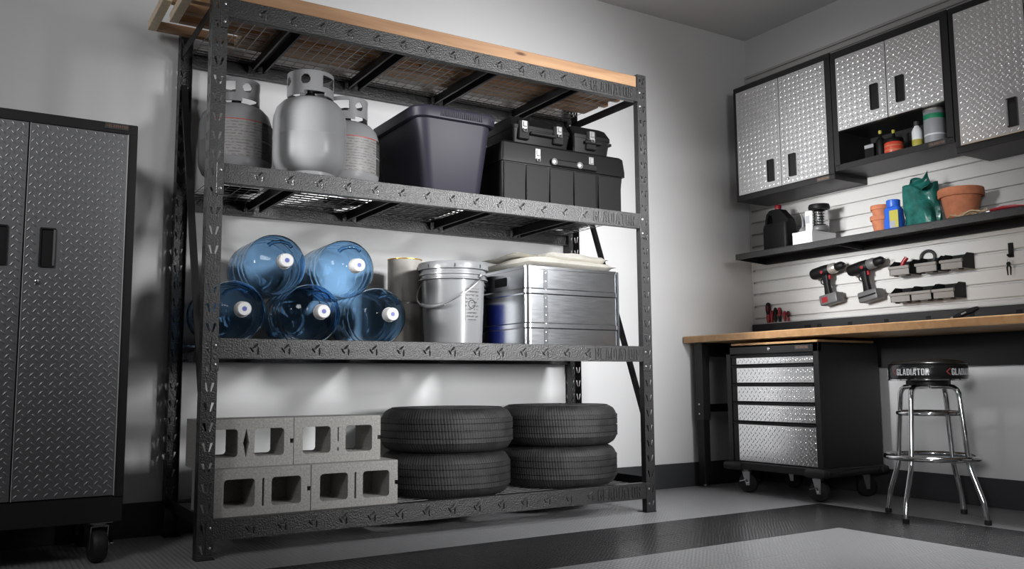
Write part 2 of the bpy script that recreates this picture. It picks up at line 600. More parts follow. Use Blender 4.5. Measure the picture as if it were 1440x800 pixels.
def copy_tree(o, parent=None):
    c = o.copy()
    COL.objects.link(c)
    if parent is not None:
        c.parent = parent
    for ch in list(o.children):
        copy_tree(ch, c)
    return c


def Fy(y):        # plane facing -y : u=x, v=z
    return lambda u, v, n: (u, y - n, v)


def rrect(x0, x1, z0, z1, r, n=4):
    out = []
    for cx, cz, a0 in ((x1 - r, z1 - r, 0), (x0 + r, z1 - r, PI / 2), (x0 + r, z0 + r, PI), (x1 - r, z0 + r, 1.5 * PI)):
        for k in range(n):
            a = a0 + PI / 2 * k / (n - 1)
            out.append((cx + r * math.cos(a), cz + r * math.sin(a)))
    return out


def circle(cx, cz, r, n=16):
    return [(cx + r * math.cos(2 * PI * k / n), cz + r * math.sin(2 * PI * k / n)) for k in range(n)]


# block capitals, convex strokes on a 0..w by 0..1 cell
def _bar(x0, x1, y0, y1):
    return [(x0, y0), (x1, y0), (x1, y1), (x0, y1)]


_S = 0.17
_W = 0.52
_ring = [[(0, .1), (_S, .17), (_S, .83), (0, .9)],
         [(0, .9), (_S, .83), (.2, .86), (.1, 1)], [(.1, 1), (.2, .86), (_W - .2, .86), (_W - .1, 1)],
         [(0, .1), (.1, 0), (.2, .14), (_S, .17)], [(.1, 0), (_W - .1, 0), (_W - .2, .14), (.2, .14)]]
GLYPH = {
    'L': (.46, [_bar(0, _S, 0, 1), _bar(_S, .46, 0, .15)]),
    'I': (_S, [_bar(0, _S, 0, 1)]),
    'T': (.5, [_bar(0, .5, .85, 1), _bar(.25 - _S / 2, .25 + _S / 2, 0, .85)]),
    'A': (.6, [[(0, 0), (_S, 0), (.36, 1), (.2, 1)], [(.6 - _S, 0), (.6, 0), (.4, 1), (.3, 1)], _bar(.15, .45, .2, .34)]),
    'G': (_W, _ring + [[(_W - .1, 1), (_W - .2, .86), (_W - _S, .83), (_W, .9)], _bar(_W - _S, _W, .66, .9),
                       [(_W - _S, .17), (_W - .2, .14), (_W - .1, 0), (_W, .1)], _bar(_W - _S, _W, .1, .5), _bar(.28, _W, .4, .52)]),
    'O': (_W, _ring + [[(_W - .1, 1), (_W - .2, .86), (_W - _S, .83), (_W, .9)], _bar(_W - _S, _W, .12, .88),
                       [(_W - _S, .17), (_W - .2, .14), (_W - .1, 0), (_W, .1)]]),
    'D': (_W, [_bar(0, _S, 0, 1), _bar(_S, _W - .14, .86, 1), _bar(_S, _W - .14, 0, .14),
               [(_W - .14, 1), (_W - .14, .86), (_W - _S, .8), (_W, .84)], _bar(_W - _S, _W, .16, .84),
               [(_W - _S, .2), (_W - .14, .14), (_W - .14, 0), (_W, .16)]]),
    'R': (_W, [_bar(0, _S, 0, 1), _bar(_S, _W - .12, .86, 1), _bar(_S, _W - .12, .42, .55),
               [(_W - .12, 1), (_W - .12, .86), (_W - _S, .82), (_W, .88)], _bar(_W - _S, _W, .54, .88),
               [(_W - _S, .58), (_W - .12, .55), (_W - .12, .42), (_W, .54)],
               [(.24, .44), (.4, .44), (_W + .02, 0), (_W - _S, 0)]]),
}
GLYPH['<'] = (.5, [[(0, .5), (.14, .5), (.5, .86), (.5, 1)], [(0, .5), (.5, 0), (.5, .14), (.14, .5)]])


def lettering(F, text, u0, v0, h, depth, width=None, gap=0.12, sub=1):
    """extruded block capitals on surface map F(u,v,n); squeezed to width if given"""
    g = G()
    total = sum(GLYPH[c][0] for c in text) + gap * (len(text) - 1)
    k = h if width is None else width / total
    x = 0.0
    for c in text:
        w, polys = GLYPH[c]
        for p in polys:
            q = [(u0 + (x + a) * k, v0 + b * h) for a, b in p]
            m = len(q)
            vs = [F(a, b, 0.0) for a, b in q] + [F(a, b, depth) for a, b in q]
            fs = [tuple(range(m, 2 * m)), tuple(range(m))[::-1]] + [(i, (i + 1) % m, (i + 1) % m + m, i + m) for i in range(m)]
            g.add(vs, fs)
        x += w + gap
    return g


# ------------------------------------------------------------------ the room
XL, XR, YF, YB, ZC = -2.6, 3.834, -5.6, 0.71, 3.075
structure(G().box(XL - .1, XR + .1, YF - .1, YB + .1, -0.1, -0.008).build('floor', 'floor_base'))
floor = bpy.data.objects['floor']
# moulded tiles, 0.575 m module of two by two, laid light with a charcoal band
TS = 0.2875
tile_mesh = {}
for key in ('tile_light', 'tile_dark'):
    g = G().box(-TS / 2 + .0003, TS / 2 - .0003, -TS / 2 + .0003, TS / 2 - .0003, -0.008, 0.0)
    me = g.mesh(key)
    me.materials.append(M[key])
    tile_mesh[key] = me
X0, Y0 = 2.64, -0.27       # inner edge of the band in x, outer edge in y
for i in range(-14, 5):
    for j in range(-10, 4):
        cx, cy = X0 + (i + .5) * TS, Y0 + (j + .5) * TS
        if cy - TS / 2 > YB or cx - TS / 2 > XR:
            continue
        dark = (i <= 1 and j in (-1, -2)) or (i in (0, 1) and j < 0)
        o = bpy.data.objects.new('floor_tile', tile_mesh['tile_dark' if dark else 'tile_light'])
        COL.objects.link(o)
        o.parent = floor
        o.location = (cx, cy, 0)
yt = Y0 - 10 * TS
xt = X0 - 14 * TS
g = G().box(XL, XR, YF, yt, -0.008, 0.0)
g.build('floor_margin', 'tile_light', floor)
if xt > XL:
    G().box(XL, xt, yt, YB, -0.008, 0.0).build('floor_margin', 'tile_light', floor)

structure(G().box(XL - .1, XR + .1, YF - .1, YB + .1, ZC, ZC + .1).build('ceiling', 'ceiling'))
structure(G().box(XL - .1, XR + .1, YB, YB + .1, -0.0, ZC).build('wall_back', 'wall'))
structure(G().box(XR, XR + .1, YF - .1, YB, 0, ZC).build('wall_right', 'wall'))
structure(G().box(XL - .1, XL, YF - .1, YB, 0, ZC).build('wall_left', 'wall'))
structure(G().box(XL, XR, YF - .1, YF, 0, ZC).build('wall_front', 'wall'))
structure(G().box(XL, XR, YB - .008, YB, 0, 0.15, .002).build('baseboard_back', 'baseboard'))
structure(G().box(XR - .008, XR, YF, YB - .008, 0, 0.15, .002).build('baseboard_right', 'baseboard'))


# ------------------------------------------------------------------ shared small builders
def treads(g, x0, x1, z0, z1, F, p=0.034, L=0.0255, W=0.0078, H=0.0019, hole=None):
    nx = max(1, int(round((x1 - x0) / p)))
    nz = max(1, int(round((z1 - z0) / p)))
    px, pz = (x1 - x0) / nx, (z1 - z0) / nz
    for i in range(nx):
        for j in range(nz):
            for di, dj, a in ((.25, .25, PI / 4 + .08), (.75, .75, 3 * PI / 4 - .08)):
                u, v = x0 + (i + di) * px, z0 + (j + dj) * pz
                if hole and hole[0] - .0135 < u < hole[1] + .0135 and hole[2] - .0135 < v < hole[3] + .0135:
                    continue
                g.lens(F, u, v, a, L, W, H)
    return g


def handle(parent, x0, x1, z0, z1, y, lip='l'):
    """recessed pull: bezel ring, black pocket, bright grip lip"""
    b = 0.006
    g = G().prism(rrect(x0, x1, z0, z1, .004), [rrect(x0 + b, x1 - b, z0 + b, z1 - b, .003)], y - .007, y)
    o = g.build('handle', 'black_steel', parent)
    G().box(x0 + b, x1 - b, y - .0015, y, z0 + b, z1 - b).build('pocket', 'void', o)
    if lip == 'l':
        G().box(x0 + .001, x0 + b + .003, y - .009, y - .004, z0 + b, z1 - b, .001).build('grip_lip', 'zinc', o)
    elif lip == 'r':
        G().box(x1 - b - .003, x1 - .001, y - .009, y - .004, z0 + b, z1 - b, .001).build('grip_lip', 'zinc', o)
    return o


def badge(parent, x0, x1, z0, z1, y):
    o = G().box(x0, x1, y - .003, y, z0, z1, .0008).build('badge', 'badge', parent)
    h = (z1 - z0) * .45
    lettering(Fy(y - .003), '<GLADIATOR', x0 + .005, (z0 + z1) / 2 - h / 2, h, .0008, width=(x1 - x0) - .01).build('lettering', 'badge_text', o)
    return o


def plate_door(parent, x0, x1, z0, z1, y, m='plate', thick=.018, name='door', hole=None):
    d = G().box(x0, x1, y - .004, y + thick, z0, z1, .0015).build(name, m, parent)
    t = treads(G(), x0 + .006, x1 - .006, z0 + .006, z1 - .006, Fy(y - .004), hole=hole).build('tread_pattern', m, d, smooth=75, fix=False)
    stuff(t)
    return d


def caster(parent, x, y, ztop, r, w, swivel=0.0, brake=False):
    """swivel caster: plate and fork with its wheel"""
    m = Matrix.Translation((x, y, 0)) @ Matrix.Rotation(swivel, 4, 'Z')
    g = G().box(-.045, .045, -.04, .04, ztop - .004, ztop, .001)
    g.lathe([(.024, ztop - .018), (.028, ztop - .012), (.024, ztop - .004)], 16)
    for s in (-1, 1):
        g.prism([(-.022, ztop - .018), (-.012 + .012, r - .014), (.02, r - .014), (.024, ztop - .018)], [],
                s * (w / 2 + .003), s * (w / 2 + .006), 'xz')
    g.box(-.022, .024, -(w / 2 + .006), w / 2 + .006, ztop - .02, ztop - .016, .001)
    f = g.xf(m).build('caster', 'zinc', parent)
    c = .01
    wh = G().lathe([(r * .35, -w / 2 - .002), (r * .4, -w / 2), (r * .88, -w / 2), (r * .97, -w * .36), (r, -w * .15), (r, w * .15), (r * .97, w * .36),
                    (r * .88, w / 2), (r * .4, w / 2), (r * .35, w / 2 + .002)], 32, 'y', (c, 0, r + .001))
    wh.xf(m).build('wheel', 'rubber', f, 40)
    if brake:
        b = G().bar((.0, -w / 2 - .014, r + .02), (-.035, -w / 2 - .016, r + .01), .012, .004)
        b.bar((.01, -w / 2 - .006, r), (.0, -w / 2 - .014, r + .02), .006, .006)
        b.lathe([(.006, -.008), (.007, 0), (.006, .004)], 10, 'y', (c, -w / 2 - .008, r))
        b.xf(m).build('brake_lever', 'chrome', f)
    return f


# ------------------------------------------------------------------ storage rack
W, H, D, PW = 2.286, 2.319, 0.690, 0.0604
BT = [2.246, 1.553, 0.850, 0.150]       # tops of the beams
BH = 0.0806
DECK = [t - 0.010 for t in BT]
rack = thing('storage_rack', 'tall black steel storage rack with four wire shelves against the white wall', 'storage rack')


def slots(w):
    c = w / 2
    return [[(c - .021, .018), (c - .0105, .018), (c - .0045, -.016), (c - .0095, -.016)][::-1],
            [(c + .0105, .018), (c + .021, .018), (c + .0095, -.016), (c + .0045, -.016)][::-1]]


def post_mesh():
    """corner post: slotted front plate, slotted side plate, return lip; outer corner at origin, plates along +x and +y"""
    g = G()
    n = 30
    p = H / n
    for i in range(n):
        z0, z1 = i * p, (i + 1) * p
        hs = [[(a, b + (z0 + z1) / 2) for a, b in h] for h in slots(PW)]
        g.prism([(0, z0), (PW, z0), (PW, z1), (0, z1)], hs, 0, .0025, 'xz')
        g.prism([(.0025, z0), (PW, z0), (PW, z1), (.0025, z1)], hs, 0, .0025, 'yz')
    g.box(PW - .0025, PW, .0025, .036, 0, H)
    return g.mesh('post')


pm = post_mesh()
pm.materials.append(M['hammer'])
for x, y, sx, sy in ((0, 0, 1, 1), (W, 0, -1, 1), (0, D, 1, -1), (W, D, -1, -1)):
    o = bpy.data.objects.new('post', pm)
    COL.objects.link(o)
    o.parent = rack
    o.location = (x, y, 0)
    o.scale = (sx, sy, 1)
    f = G().box(min(0, sx * .07), max(0, sx * .07), min(0, sy * .07), max(0, sy * .07), 0, .003)
    f.v = [(a + x, b + y - (.004 if y == 0 else -.004), c) for a, b, c in f.v]
    f.build('foot_plate', 'black_steel', rack)

gm = G()
F0 = Fy(0)
gm.lens(F0, -.0115, -.004, -.95, .028, .010, .0052)
gm.lens(F0, .003, .0115, .72, .032, .010, .0052)
gm.lens(F0, .0140, -.009, PI / 2, .033, .010, .0052)
mark_mesh = gm.mesh('embossed_mark', fix=False)
mark_mesh.materials.append(M['hammer'])


def beam(ztop, back=False):
    x0, x1 = PW - .004, W - PW + .004
    g = G()
    g.box(x0, x1, 0, .004, ztop - BH, ztop, .0012)
    g.box(x0, x1, .004, .034, ztop - .004, ztop)
    g.box(x0, x1, .004, .026, ztop - BH, ztop - BH + .004)
    g.box(x0, x1, .034, .038, ztop - .024, ztop)
    o = g.build('shelf_beam', 'hammer', rack)
    for k in range(14):
        m = bpy.data.objects.new('embossed_mark', mark_mesh)
        COL.objects.link(m)
        m.parent = o
        m.location = (.2035 + k * .1279, .0002, ztop - BH / 2)
    lettering(Fy(.0002), 'GLADIATOR', 1.912, ztop - BH / 2 - .028, .056, .0042, width=.276).build('lettering', 'hammer', o)
    for xa, xb in ((.033, PW + .003), (W - PW - .003, W - .033)):
        b = G().box(xa, xb, -.0035, 0, ztop - .13, ztop, .001)
        br = b.build('end_bracket', 'hammer', o)
        for dz in (.03, .105):
            G().lathe([(.006, 0), (.005, -.003), (.0, -.0045)], 10, 'y', ((xa + xb) / 2, -.0035, ztop - dz)).build('rivet', 'zinc', br, 40)
    if back:
        o.rotation_euler = (0, 0, PI)
        o.location = (W, D, 0)
    return o


for zt in BT:
    beam(zt)
    beam(zt, True)

SUP = [0.365, 0.862, 1.36, 1.86]
for zt in BT:
    for x in SUP:
        g = G()
        a, b = .0385, D - .0385
        g.box(x - .027, x + .027, a, b, zt - .018, zt - .0155)
        g.box(x - .027, x - .0245, a, b, zt - .062, zt - .018)
        g.box(x + .0245, x + .027, a, b, zt - .062, zt - .018)
        g.box(x - .034, x - .027, a, b, zt - .062, zt - .0595)
        g.box(x + .027, x + .034, a, b, zt - .062, zt - .0595)
        g.build('deck_support', 'black_steel', rack)
for zt in BT:
    g = G()
    z = zt - .0125
    for k in range(13):
        y = .045 + k * (D - .09) / 12
        g.box(.066, W - .066, y - .0015, y + .0015, z - .0015, z + .0015)
    for k in range(44):
        x = .07 + k * (W - .14) / 43
        g.box(x - .0013, x + .0013, .0385, D - .0385, z - .0045, z - .0018)
    stuff(g.build('wire_deck', 'wire', rack))
for xb in (.006, W - .006):
    s = 1 if xb < 1 else -1
    for z in (2.205, .15):
        G().box(min(xb, xb + s * .003), max(xb, xb + s * .003), .02, D - .02, z - .022, z + .022).build('side_brace', 'black_steel', rack)
    G().bar((xb + s * .0195, D - .03, 2.06), (xb + s * .0195, .04, .47), .028, .018, up=(0, 1, 0)).build('diagonal_brace', 'black_steel', rack)

# ------------------------------------------------------------------ lumber on the top shelf
ZT = BT[0] + .001


def plank(x0, x1, y0, y1, z0, z1, label):
    g = G().box(x0, x1, y0, y1, z0, z1, .003)
    o = thing('lumber_board', label, 'lumber', ((x0 + x1) / 2, (y0 + y1) / 2, z0), group='boards on the top shelf')
    g.v = [(a - (x0 + x1) / 2, b - (y0 + y1) / 2, c - z0) for a, b, c in g.v]
    g.build('board', 'pine', o)
    for e in (-1, 1):
        h = (x1 - x0) / 2
        G().box(e * h - .0008, e * h + .0008, -(y1 - y0) / 2 + .003, (y1 - y0) / 2 - .003, .003, z1 - z0 - .003).build('end_grain', 'pine_end_lit', o)
    return o


def timber_frame(x0, x1, y0, y1, z0, t, label, ys, xs):
    """rails along x at ys, cross pieces along y at xs"""
    o = thing('timber_frame', label, 'lumber frame', (x0, y0, z0))
    for a in ys:
        G().box(t + .0005, x1 - x0, a - y0, a - y0 + t, 0, t, .002).build('rail', 'pine', o)
    for a in xs:
        if a == x0:
            G().box(0, t, 0, ys[-1] - y0 + t, 0, t, .002).build('end_piece', 'pine_end_lit', o)  # long side painted in the light-brightened pine colour
            continue
        for p, q in zip(ys[:-1], ys[1:]):
            G().box(a - x0, a - x0 + t, p - y0 + t, q - y0, .0005, t - .0005, .002).build('cross_piece', 'pine', o)
    return o


plank(.064, 2.2225, .006, .044, ZT, ZT + .062, 'pine board standing on edge along the front of the top shelf')
timber_frame(-.099, 2.30, .10, .384, ZT, .038, 'lower pine lumber frame lying flat on the top shelf', (.10, .235, .346), (-.099, .33, 1.1, 1.9))
timber_frame(-.150, 2.18, .25, .624, ZT + .0385, .038, 'upper pine lumber frame overhanging the left end of the top shelf', (.25, .586), (-.150, .42, 1.3, 2.1))
plank(.22, 2.27, .40, .54, ZT, ZT + .038, 'wide pine board lying flat at the back of the top shelf')

# ------------------------------------------------------------------ propane tanks
def tank(name, label, x, y, rz, labelled, la=0.0):
    o = thing(name, label, 'propane tank', (x, y, DECK[1] + .0005), rz, 'propane tanks on the upper shelf')
    R = .160
    prof = [(.0, .02), (.06, .022), (.11, .036), (.143, .062), (.157, .095), (R, .13), (R, .195), (R + .0015, .198), (R + .0015, .204), (R, .207),
            (R, .27), (.157, .30), (.146, .335), (.122, .362), (.085, .379), (.04, .388), (.0, .389)]
    G().lathe(prof, 48).build('body', 'tank', o, 50)
    G().lathe([(.108, 0), (.112, .0), (.112, .045), (.108, .045), (.108, 0)], 40).build('foot_ring', 'tank', o, 40)
    # collar with round and long cut-outs
    n, rows, zc0, zc1, r = 168, 36, .383, .492, .102
    vs, fs = [], []
    for j in range(rows + 1):
        for i in range(n):
            a = 2 * PI * i / n
            vs.append((r * math.cos(a), r * math.sin(a), zc0 + (zc1 - zc0) * j / rows))

    def cut(a, t):
        u = ((a + PI) % (2 * PI) - PI) * r
        z = zc0 + (zc1 - zc0) * t
        for c in (-2.12, -3.1, .15, 1.2):
            if (((a - c + PI) % (2 * PI)) - PI) ** 2 * r * r + (z - (zc0 + .066)) ** 2 < .022 ** 2:
                return True
        for c, w in ((-.85, .05), (2.2, .05)):
            du = abs(((a - c + PI) % (2 * PI)) - PI) * r
            if w and du < w and abs(z - (zc0 + .066)) < .026:
                return True
        if z < zc0 + .016 and (math.sin(a * 3 + .4) > .15):
            return True
        return False
    for j in range(rows):
        for i in range(n):
            if not cut(2 * PI * (i + .5) / n, (j + .5) / rows):
                fs.append((j * n + i, j * n + (i + 1) % n, (j + 1) * n + (i + 1) % n, (j + 1) * n + i))
    c = G().add(vs, fs).build('collar', 'tank', o, 50)
    md = c.modifiers.new('thickness', 'SOLIDIFY')
    md.thickness = .004
    G().lathe([(.022, .385), (.022, .41), (.015, .415), (.015, .435), (.028, .437), (.03, .452), (.026, .458), (0, .459)], 16).build('valve', 'valve', o, 40)
    G().tube([(.0, 0, .425), (.04, -.03, .425), (.052, -.038, .425)], [.012, .012, .016], 10).build('valve_outlet', 'valve', o, 40)
    if labelled:
        def patch(a0, a1, z0, z1, m, nm, off=.0012):
            g = G()
            k = 14
            for i in range(k + 1):
                a = a0 + (a1 - a0) * i / k + la - rz
                for z in (z0, z1):
                    g.v.append(((R + off) * math.cos(a), (R + off) * math.sin(a), z))
            g.f = [(2 * i, 2 * i + 2, 2 * i + 3, 2 * i + 1) for i in range(k)]
            return g.build(nm, m, o, 40)
        patch(-2.75, -1.35, .118, .282, 'tank_print', 'label_print')
        patch(-1.35, -.25, .118, .282, 'tank_dark_print', 'warning_label')
        patch(-2.75, -1.35, .282, .286, 'red_print', 'red_stripe', .0016)
        patch(-1.35, -.25, .205, .208, 'ink', 'label_rule', .002)
        patch(-1.35, -.25, .272, .286, 'ink', 'label_rule', .002)
    return o


tank('propane_tank', 'plain grey propane tank standing in front between the two labelled tanks', .470, .168, 0.0, False)
tank('propane_tank', 'grey propane tank with warning label behind the left rack post', .212, .43, -1.5, True, .3)
tank('propane_tank', 'grey propane tank with warning label beside the navy tote', .742, .43, -1.45, True, .5)

# ------------------------------------------------------------------ navy tote
zt = DECK[1] + .0005
t = thing('storage_tote', 'navy blue plastic storage tote with ribbed rim between tanks and toolboxes', 'tote', (1.17, .35, zt))
cx, cy = 1.17, .35


def R5(z, x0, x1, y0, y1, r):
    return (z, x0 - cx, x1 - cx, y0 - cy, y1 - cy, r)


g = G().loft([R5(0, 1.035, 1.315, .125, .585, .04), R5(.015, 1.02, 1.325, .115, .595, .05), R5(.37, .965, 1.372, .085, .62, .06),
              R5(.37, .958, 1.38, .08, .626, .06)], 8, True, False)
g.loft([R5(.37, .958, 1.38, .08, .626, .06), R5(.375, .945, 1.393, .068, .637, .07), R5(.415, .940, 1.398, .063, .642, .07),
        R5(.426, .946, 1.392, .069, .636, .068), R5(.43, .96, 1.378, .083, .622, .06), R5(.42, .975, 1.363, .1, .605, .05)], 8, False, True)
g.build('body', 'navy', t, 40)
for k in range(22):
    x = 1.075 - cx + k * .0105
    G().box(x - .0022, x + .0022, .0612 - cy, .066 - cy, .382, .412, .001).build('grip_rib', 'navy', t)

# ------------------------------------------------------------------ toolboxes
def latch(parent, x, y, z0, z1, w=.026):
    o = G().box(x - w / 2, x + w / 2, y - .006, y, z0, z1, .0015).build('latch', 'bright_latch', parent)
    G().box(x - w * .32, x + w * .32, y - .013, y - .006, z0 + (z1 - z0) * .3, z1 - .006, .002).build('latch_lever', 'bright_latch', o)
    G().tube([(x - w * .3, y - .01, z0 + .004), (x - w * .3, y - .012, z0 - .012), (x + w * .3, y - .012, z0 - .012), (x + w * .3, y - .01, z0 + .004)], .0022, 8).build('latch_loop', 'bright_latch', o)
    return o


t = thing('toolbox', 'large black plastic tool chest with chrome latches on the upper shelf', 'toolbox', (1.815, .3, zt), group='toolboxes on the upper shelf')
ox, oy = 1.815, .3
x0, x1, yf = 1.43 - ox, 2.205 - ox, .1 - oy
hb, ht = .222, .330
g = G().loft([(0, x0 + .012, x1 - .03, yf + .014, .25, .012), (hb, x0 + .004, x1 - .008, yf + .004, .26, .012)], 4)
b = g.build('body', 'black_plastic', t, 30)
for xa, xb in ((x0 + .012, x0 + .137), (x0 + .143, x0 + .275), (x0 + .288, x0 + .434), (x0 + .44, x0 + .58), (x0 + .6, x1 - .025)):
    G().box(xa, xb, yf - .001, yf + .02, .006, hb - .006, .003).build('front_panel', 'black_plastic', t)
lid = G().loft([(hb, x0 - .004, x1 + .004, yf - .006, .268, .014), (hb + .025, x0 - .004, x1 + .004, yf - .006, .268, .014),
                (ht - .012, x0 + .002, x1 - .002, yf + .002, .262, .014), (ht, x0 + .014, x1 - .014, yf + .014, .25, .012)], 4).build('lid', 'black_plastic', t, 30)
G().box(x0 + .29, x0 + .58, yf - .02, yf, hb + .004, hb + .04, .006).build('front_rail', 'black_plastic', t)
for x in (1.64, 1.978):
    latch(t, x - ox, yf - .003, hb + .028, hb + .082, .03)
for x in (1.732, 1.893):
    G().lathe([(.018, 0), (.018, -.004), (.012, -.009), (0, -.01)], 20, 'y', (x - ox, yf - .02, hb + .024)).build('knob', 'bright_latch', t, 40)
G().tube([(x0 + .32, .04, ht - .002), (x0 + .33, .04, ht + .0015), (x0 + .5, .04, ht + .0015), (x0 + .51, .04, ht - .002)], .007, 8).build('carry_handle', 'black_plastic', t, 40)


def small_box(label, x0, x1, y0, y1, z, h, lx):
    o = thing('toolbox', label, 'toolbox', ((x0 + x1) / 2, (y0 + y1) / 2, z), group='toolboxes on the upper shelf')
    a, b = (x1 - x0) / 2, (y1 - y0) / 2
    G().loft([(0, -a + .01, a - .01, -b + .012, b - .008, .014), (h * .5, -a, a, -b, b, .016)], 4).build('body', 'black_plastic', o, 30)
    G().loft([(h * .5, -a - .003, a + .003, -b - .004, b + .004, .018), (h * .62, -a - .003, a + .003, -b - .004, b + .004, .018),
              (h * .92, -a + .004, a - .004, -b + .03, b - .012, .02), (h, -a + .02, a - .02, -b + .05, b - .03, .02)], 4).build('lid', 'black_plastic', o, 30)
    for x in lx:
        G().box(x - .032, x + .032, -b - .012, -b + .04, h * .1, h * .78, .005).build('latch_mount', 'black_plastic', o)
        latch(o, x, -b - .011, h * .45, h * .76, .032)
    G().box(-a * .45, a * .45, -b - .02, -b - .006, h * .3, h * .42, .004).build('carry_handle', 'black_plastic', o)
    return o


zs = zt + ht + .009
small_box('black toolbox with two chrome latches stacked on the large tool chest', 1.515, 1.872, .135, .42, zs, .145, (-.115, .1))
o = small_box('black toolbox with one chrome latch at the right end of the stack', 1.895, 2.140, .135, .42, zs, .152, (-.01,))
G().box(.12, .142, -.13, -.1, .06, .075, .002).build('hinge_tab', 'black_plastic', o)

# ------------------------------------------------------------------ water jugs
JR = .132
jz = DECK[2] + JR + .0012


def jug(label, x, z, y0=.035, roll=0.0):
    o = thing('water_jug', label, 'water jug', (x, y0, z), group='blue water jugs on the middle shelf')
    prof = [(.026, .028), (.0275, .05), (.033, .064), (.055, .078), (.088, .094), (.113, .115), (.127, .142), (JR, .168),
            (JR, .20), (.1302, .207), (.1302, .219), (JR, .226), (JR, .262), (.1302, .268), (.1302, .28), (JR, .286), (JR, .35),
            (.1302, .357), (.1302, .369), (JR, .376), (JR, .46), (.128, .485), (.112, .497), (.07, .495), (.0, .488)]
    prof = [(r, h) for r, h in prof]
    g = G()
    inn = [(max(r - .003, 0), h + (.003 if i < 4 else .001 if i < 8 else -.003 if i > len(prof) - 5 else 0)) for i, (r, h) in enumerate(prof)]
    inn[0] = (prof[0][0] - .003, prof[0][1])
    g.lathe(prof + inn[::-1] + [prof[0]], 56, 'y')
    body = g.build('body', 'jug', o, 60)
    cap = G().lathe([(.0, .0), (.026, .0), (.0295, .004), (.0305, .028), (.0305, .036), (.033, .038), (.033, .046), (.028, .046)], 28, 'y')
    c = cap.build('cap', 'jug_cap', o, 40)
    G().lathe([(.0, -.0006), (.010, -.0006), (.010, 0)], 16, 'y').build('cap_seal', 'cap_print', c)
    # moulded grip in the shoulder
    g = G().tube([(-.05, .105, .072), (-.035, .098, .086), (0, .094, .092), (.035, .098, .086), (.05, .105, .072)], .008, 8)
    g.build('grip', 'jug', o, 60)
    o.rotation_euler = (0, roll, 0)
    return o


jug('blue water jug at the lower left behind the rack post', .172, jz, .05, -.2)
jug('blue water jug in the middle of the bottom row', .502, jz, .035, .15)
jug('dark blue water jug at the right end of the bottom row', .824, jz, .045, .3)
dz = math.sqrt((2 * JR + .001) ** 2 - .1655 ** 2)
jug('blue water jug stacked on top at the left', .337, jz + dz, .03, 0)
dz2 = math.sqrt((2 * JR + .001) ** 2 - .162 ** 2)
jug('pale blue water jug stacked on top at the right', .663, jz + dz2, .045, -.1)

# ------------------------------------------------------------------ pails and cans
zs3 = DECK[2] + .0005


def pail(label, x, y, R, h, printed):
    o = thing('plastic_pail', label, 'bucket', (x, y, zs3), group='plastic pails on the middle shelf')
    k = R / .17
    prof = [(.135 * k, .0), (.14 * k, .004), (.152 * k, h - .085), (.152 * k, h - .085), (.168 * k, h - .083), (.168 * k, h - .078), (.158 * k, h - .074), (.158 * k, h - .062),
            (.166 * k, h - .06), (.166 * k, h - .05), (.158 * k, h - .047), (.158 * k, h - .03)]
    G().lathe(prof, 56).build('body', 'pail', o, 35)
    lid = G().lathe([(.16 * k, h - .032), (.171 * k, h - .034), (.172 * k, h - .008), (.168 * k, h), (.155 * k, h + .001), (.15 * k, h - .006), (0, h - .006)], 56).build('lid', 'pail', o, 35)
    for i in range(8):
        a = -PI / 2 + .35 + i * .785
        g = G().box(-.0018, .0018, -.003, .002, h - .03, h - .014)
        g.xf(Matrix.Rotation(a + PI / 2, 4, 'Z') @ Matrix.Translation((0, -.1715 * k, 0)))
        g.build('lid_notch', 'ink', lid)
    # bail ears and the wire bail drooping over the front
    ear = []
    for a in (-1.13, PI - 1.13):
        ex, ey = .166 * k * math.cos(a), .166 * k * math.sin(a)
        g = G().lathe([(.014, -.004), (.014, .006), (.009, .01), (0, .01)], 14, 'x')
        g.xf(Matrix.Translation((ex, ey, h - .066)) @ Matrix.Rotation(a, 4, 'Z'))
        g.build('bail_ear', 'pail', o, 40)
        ear.append((a, h - .066))
    pts = []
    for i in range(25):
        s = i / 24
        a = -1.13 - s * (PI)
        drop = math.sin(s * PI)
        rr = (.178 - .004 * drop) * k
        pts.append((rr * math.cos(a), rr * math.sin(a) - .004, h - .066 - .15 * drop))
    bail = G().tube(pts, .0026, 8).build('bail', 'zinc', o, 60)
    mid = pts[9:16]
    G().tube(mid, .0085, 10).build('grip', 'pail', bail, 60)

    def patch(a0, a1, z0, z1, m, nm, off=.0015):
        g = G()
        n = 10
        for i in range(n + 1):
            a = a0 + (a1 - a0) * i / n
            for z in (z0, z1):
                rr = (.14 + .012 * (z - .004) / (h - .089)) * k + off
                g.v.append((rr * math.cos(a), rr * math.sin(a), z))
        g.f = [(2 * i, 2 * i + 2, 2 * i + 3, 2 * i + 1) for i in range(n)]
        return g.build(nm, m, o, 40)
    if printed == 'text':
        patch(-1.66, -1.12, .12, .27, 'pail_print', 'printed_text')
        # round emblem
        g = G()
        for i in range(24):
            for rr in (.017, .021):
                a = 2 * PI * i / 24
                th = -1.42 + rr * math.cos(a) / .148
                z = .195 + rr * math.sin(a)
                R1 = (.14 + .012 * (z - .004) / (h - .089)) * k + .0022
                g.v.append((R1 * math.cos(th), R1 * math.sin(th), z))
        g.f = [(2 * i, 2 * ((i + 1) % 24), 2 * ((i + 1) % 24) + 1, 2 * i + 1) for i in range(24)]
        g.build('round_emblem', 'ink', o)
    else:
        patch(-1.6, .3, .03, h - .14, 'white_print', 'paper_label')
        patch(-.95, .25, .03, h - .15, 'blue_print', 'blue_panel', .0022)
    return o


pail('grey plastic pail with drooping wire handle and printed text, in front', 1.215, .212, .17, .398, 'text')
pail('grey plastic pail with blue label half hidden behind the printed pail', 1.392, .478, .142, .385, 'label')


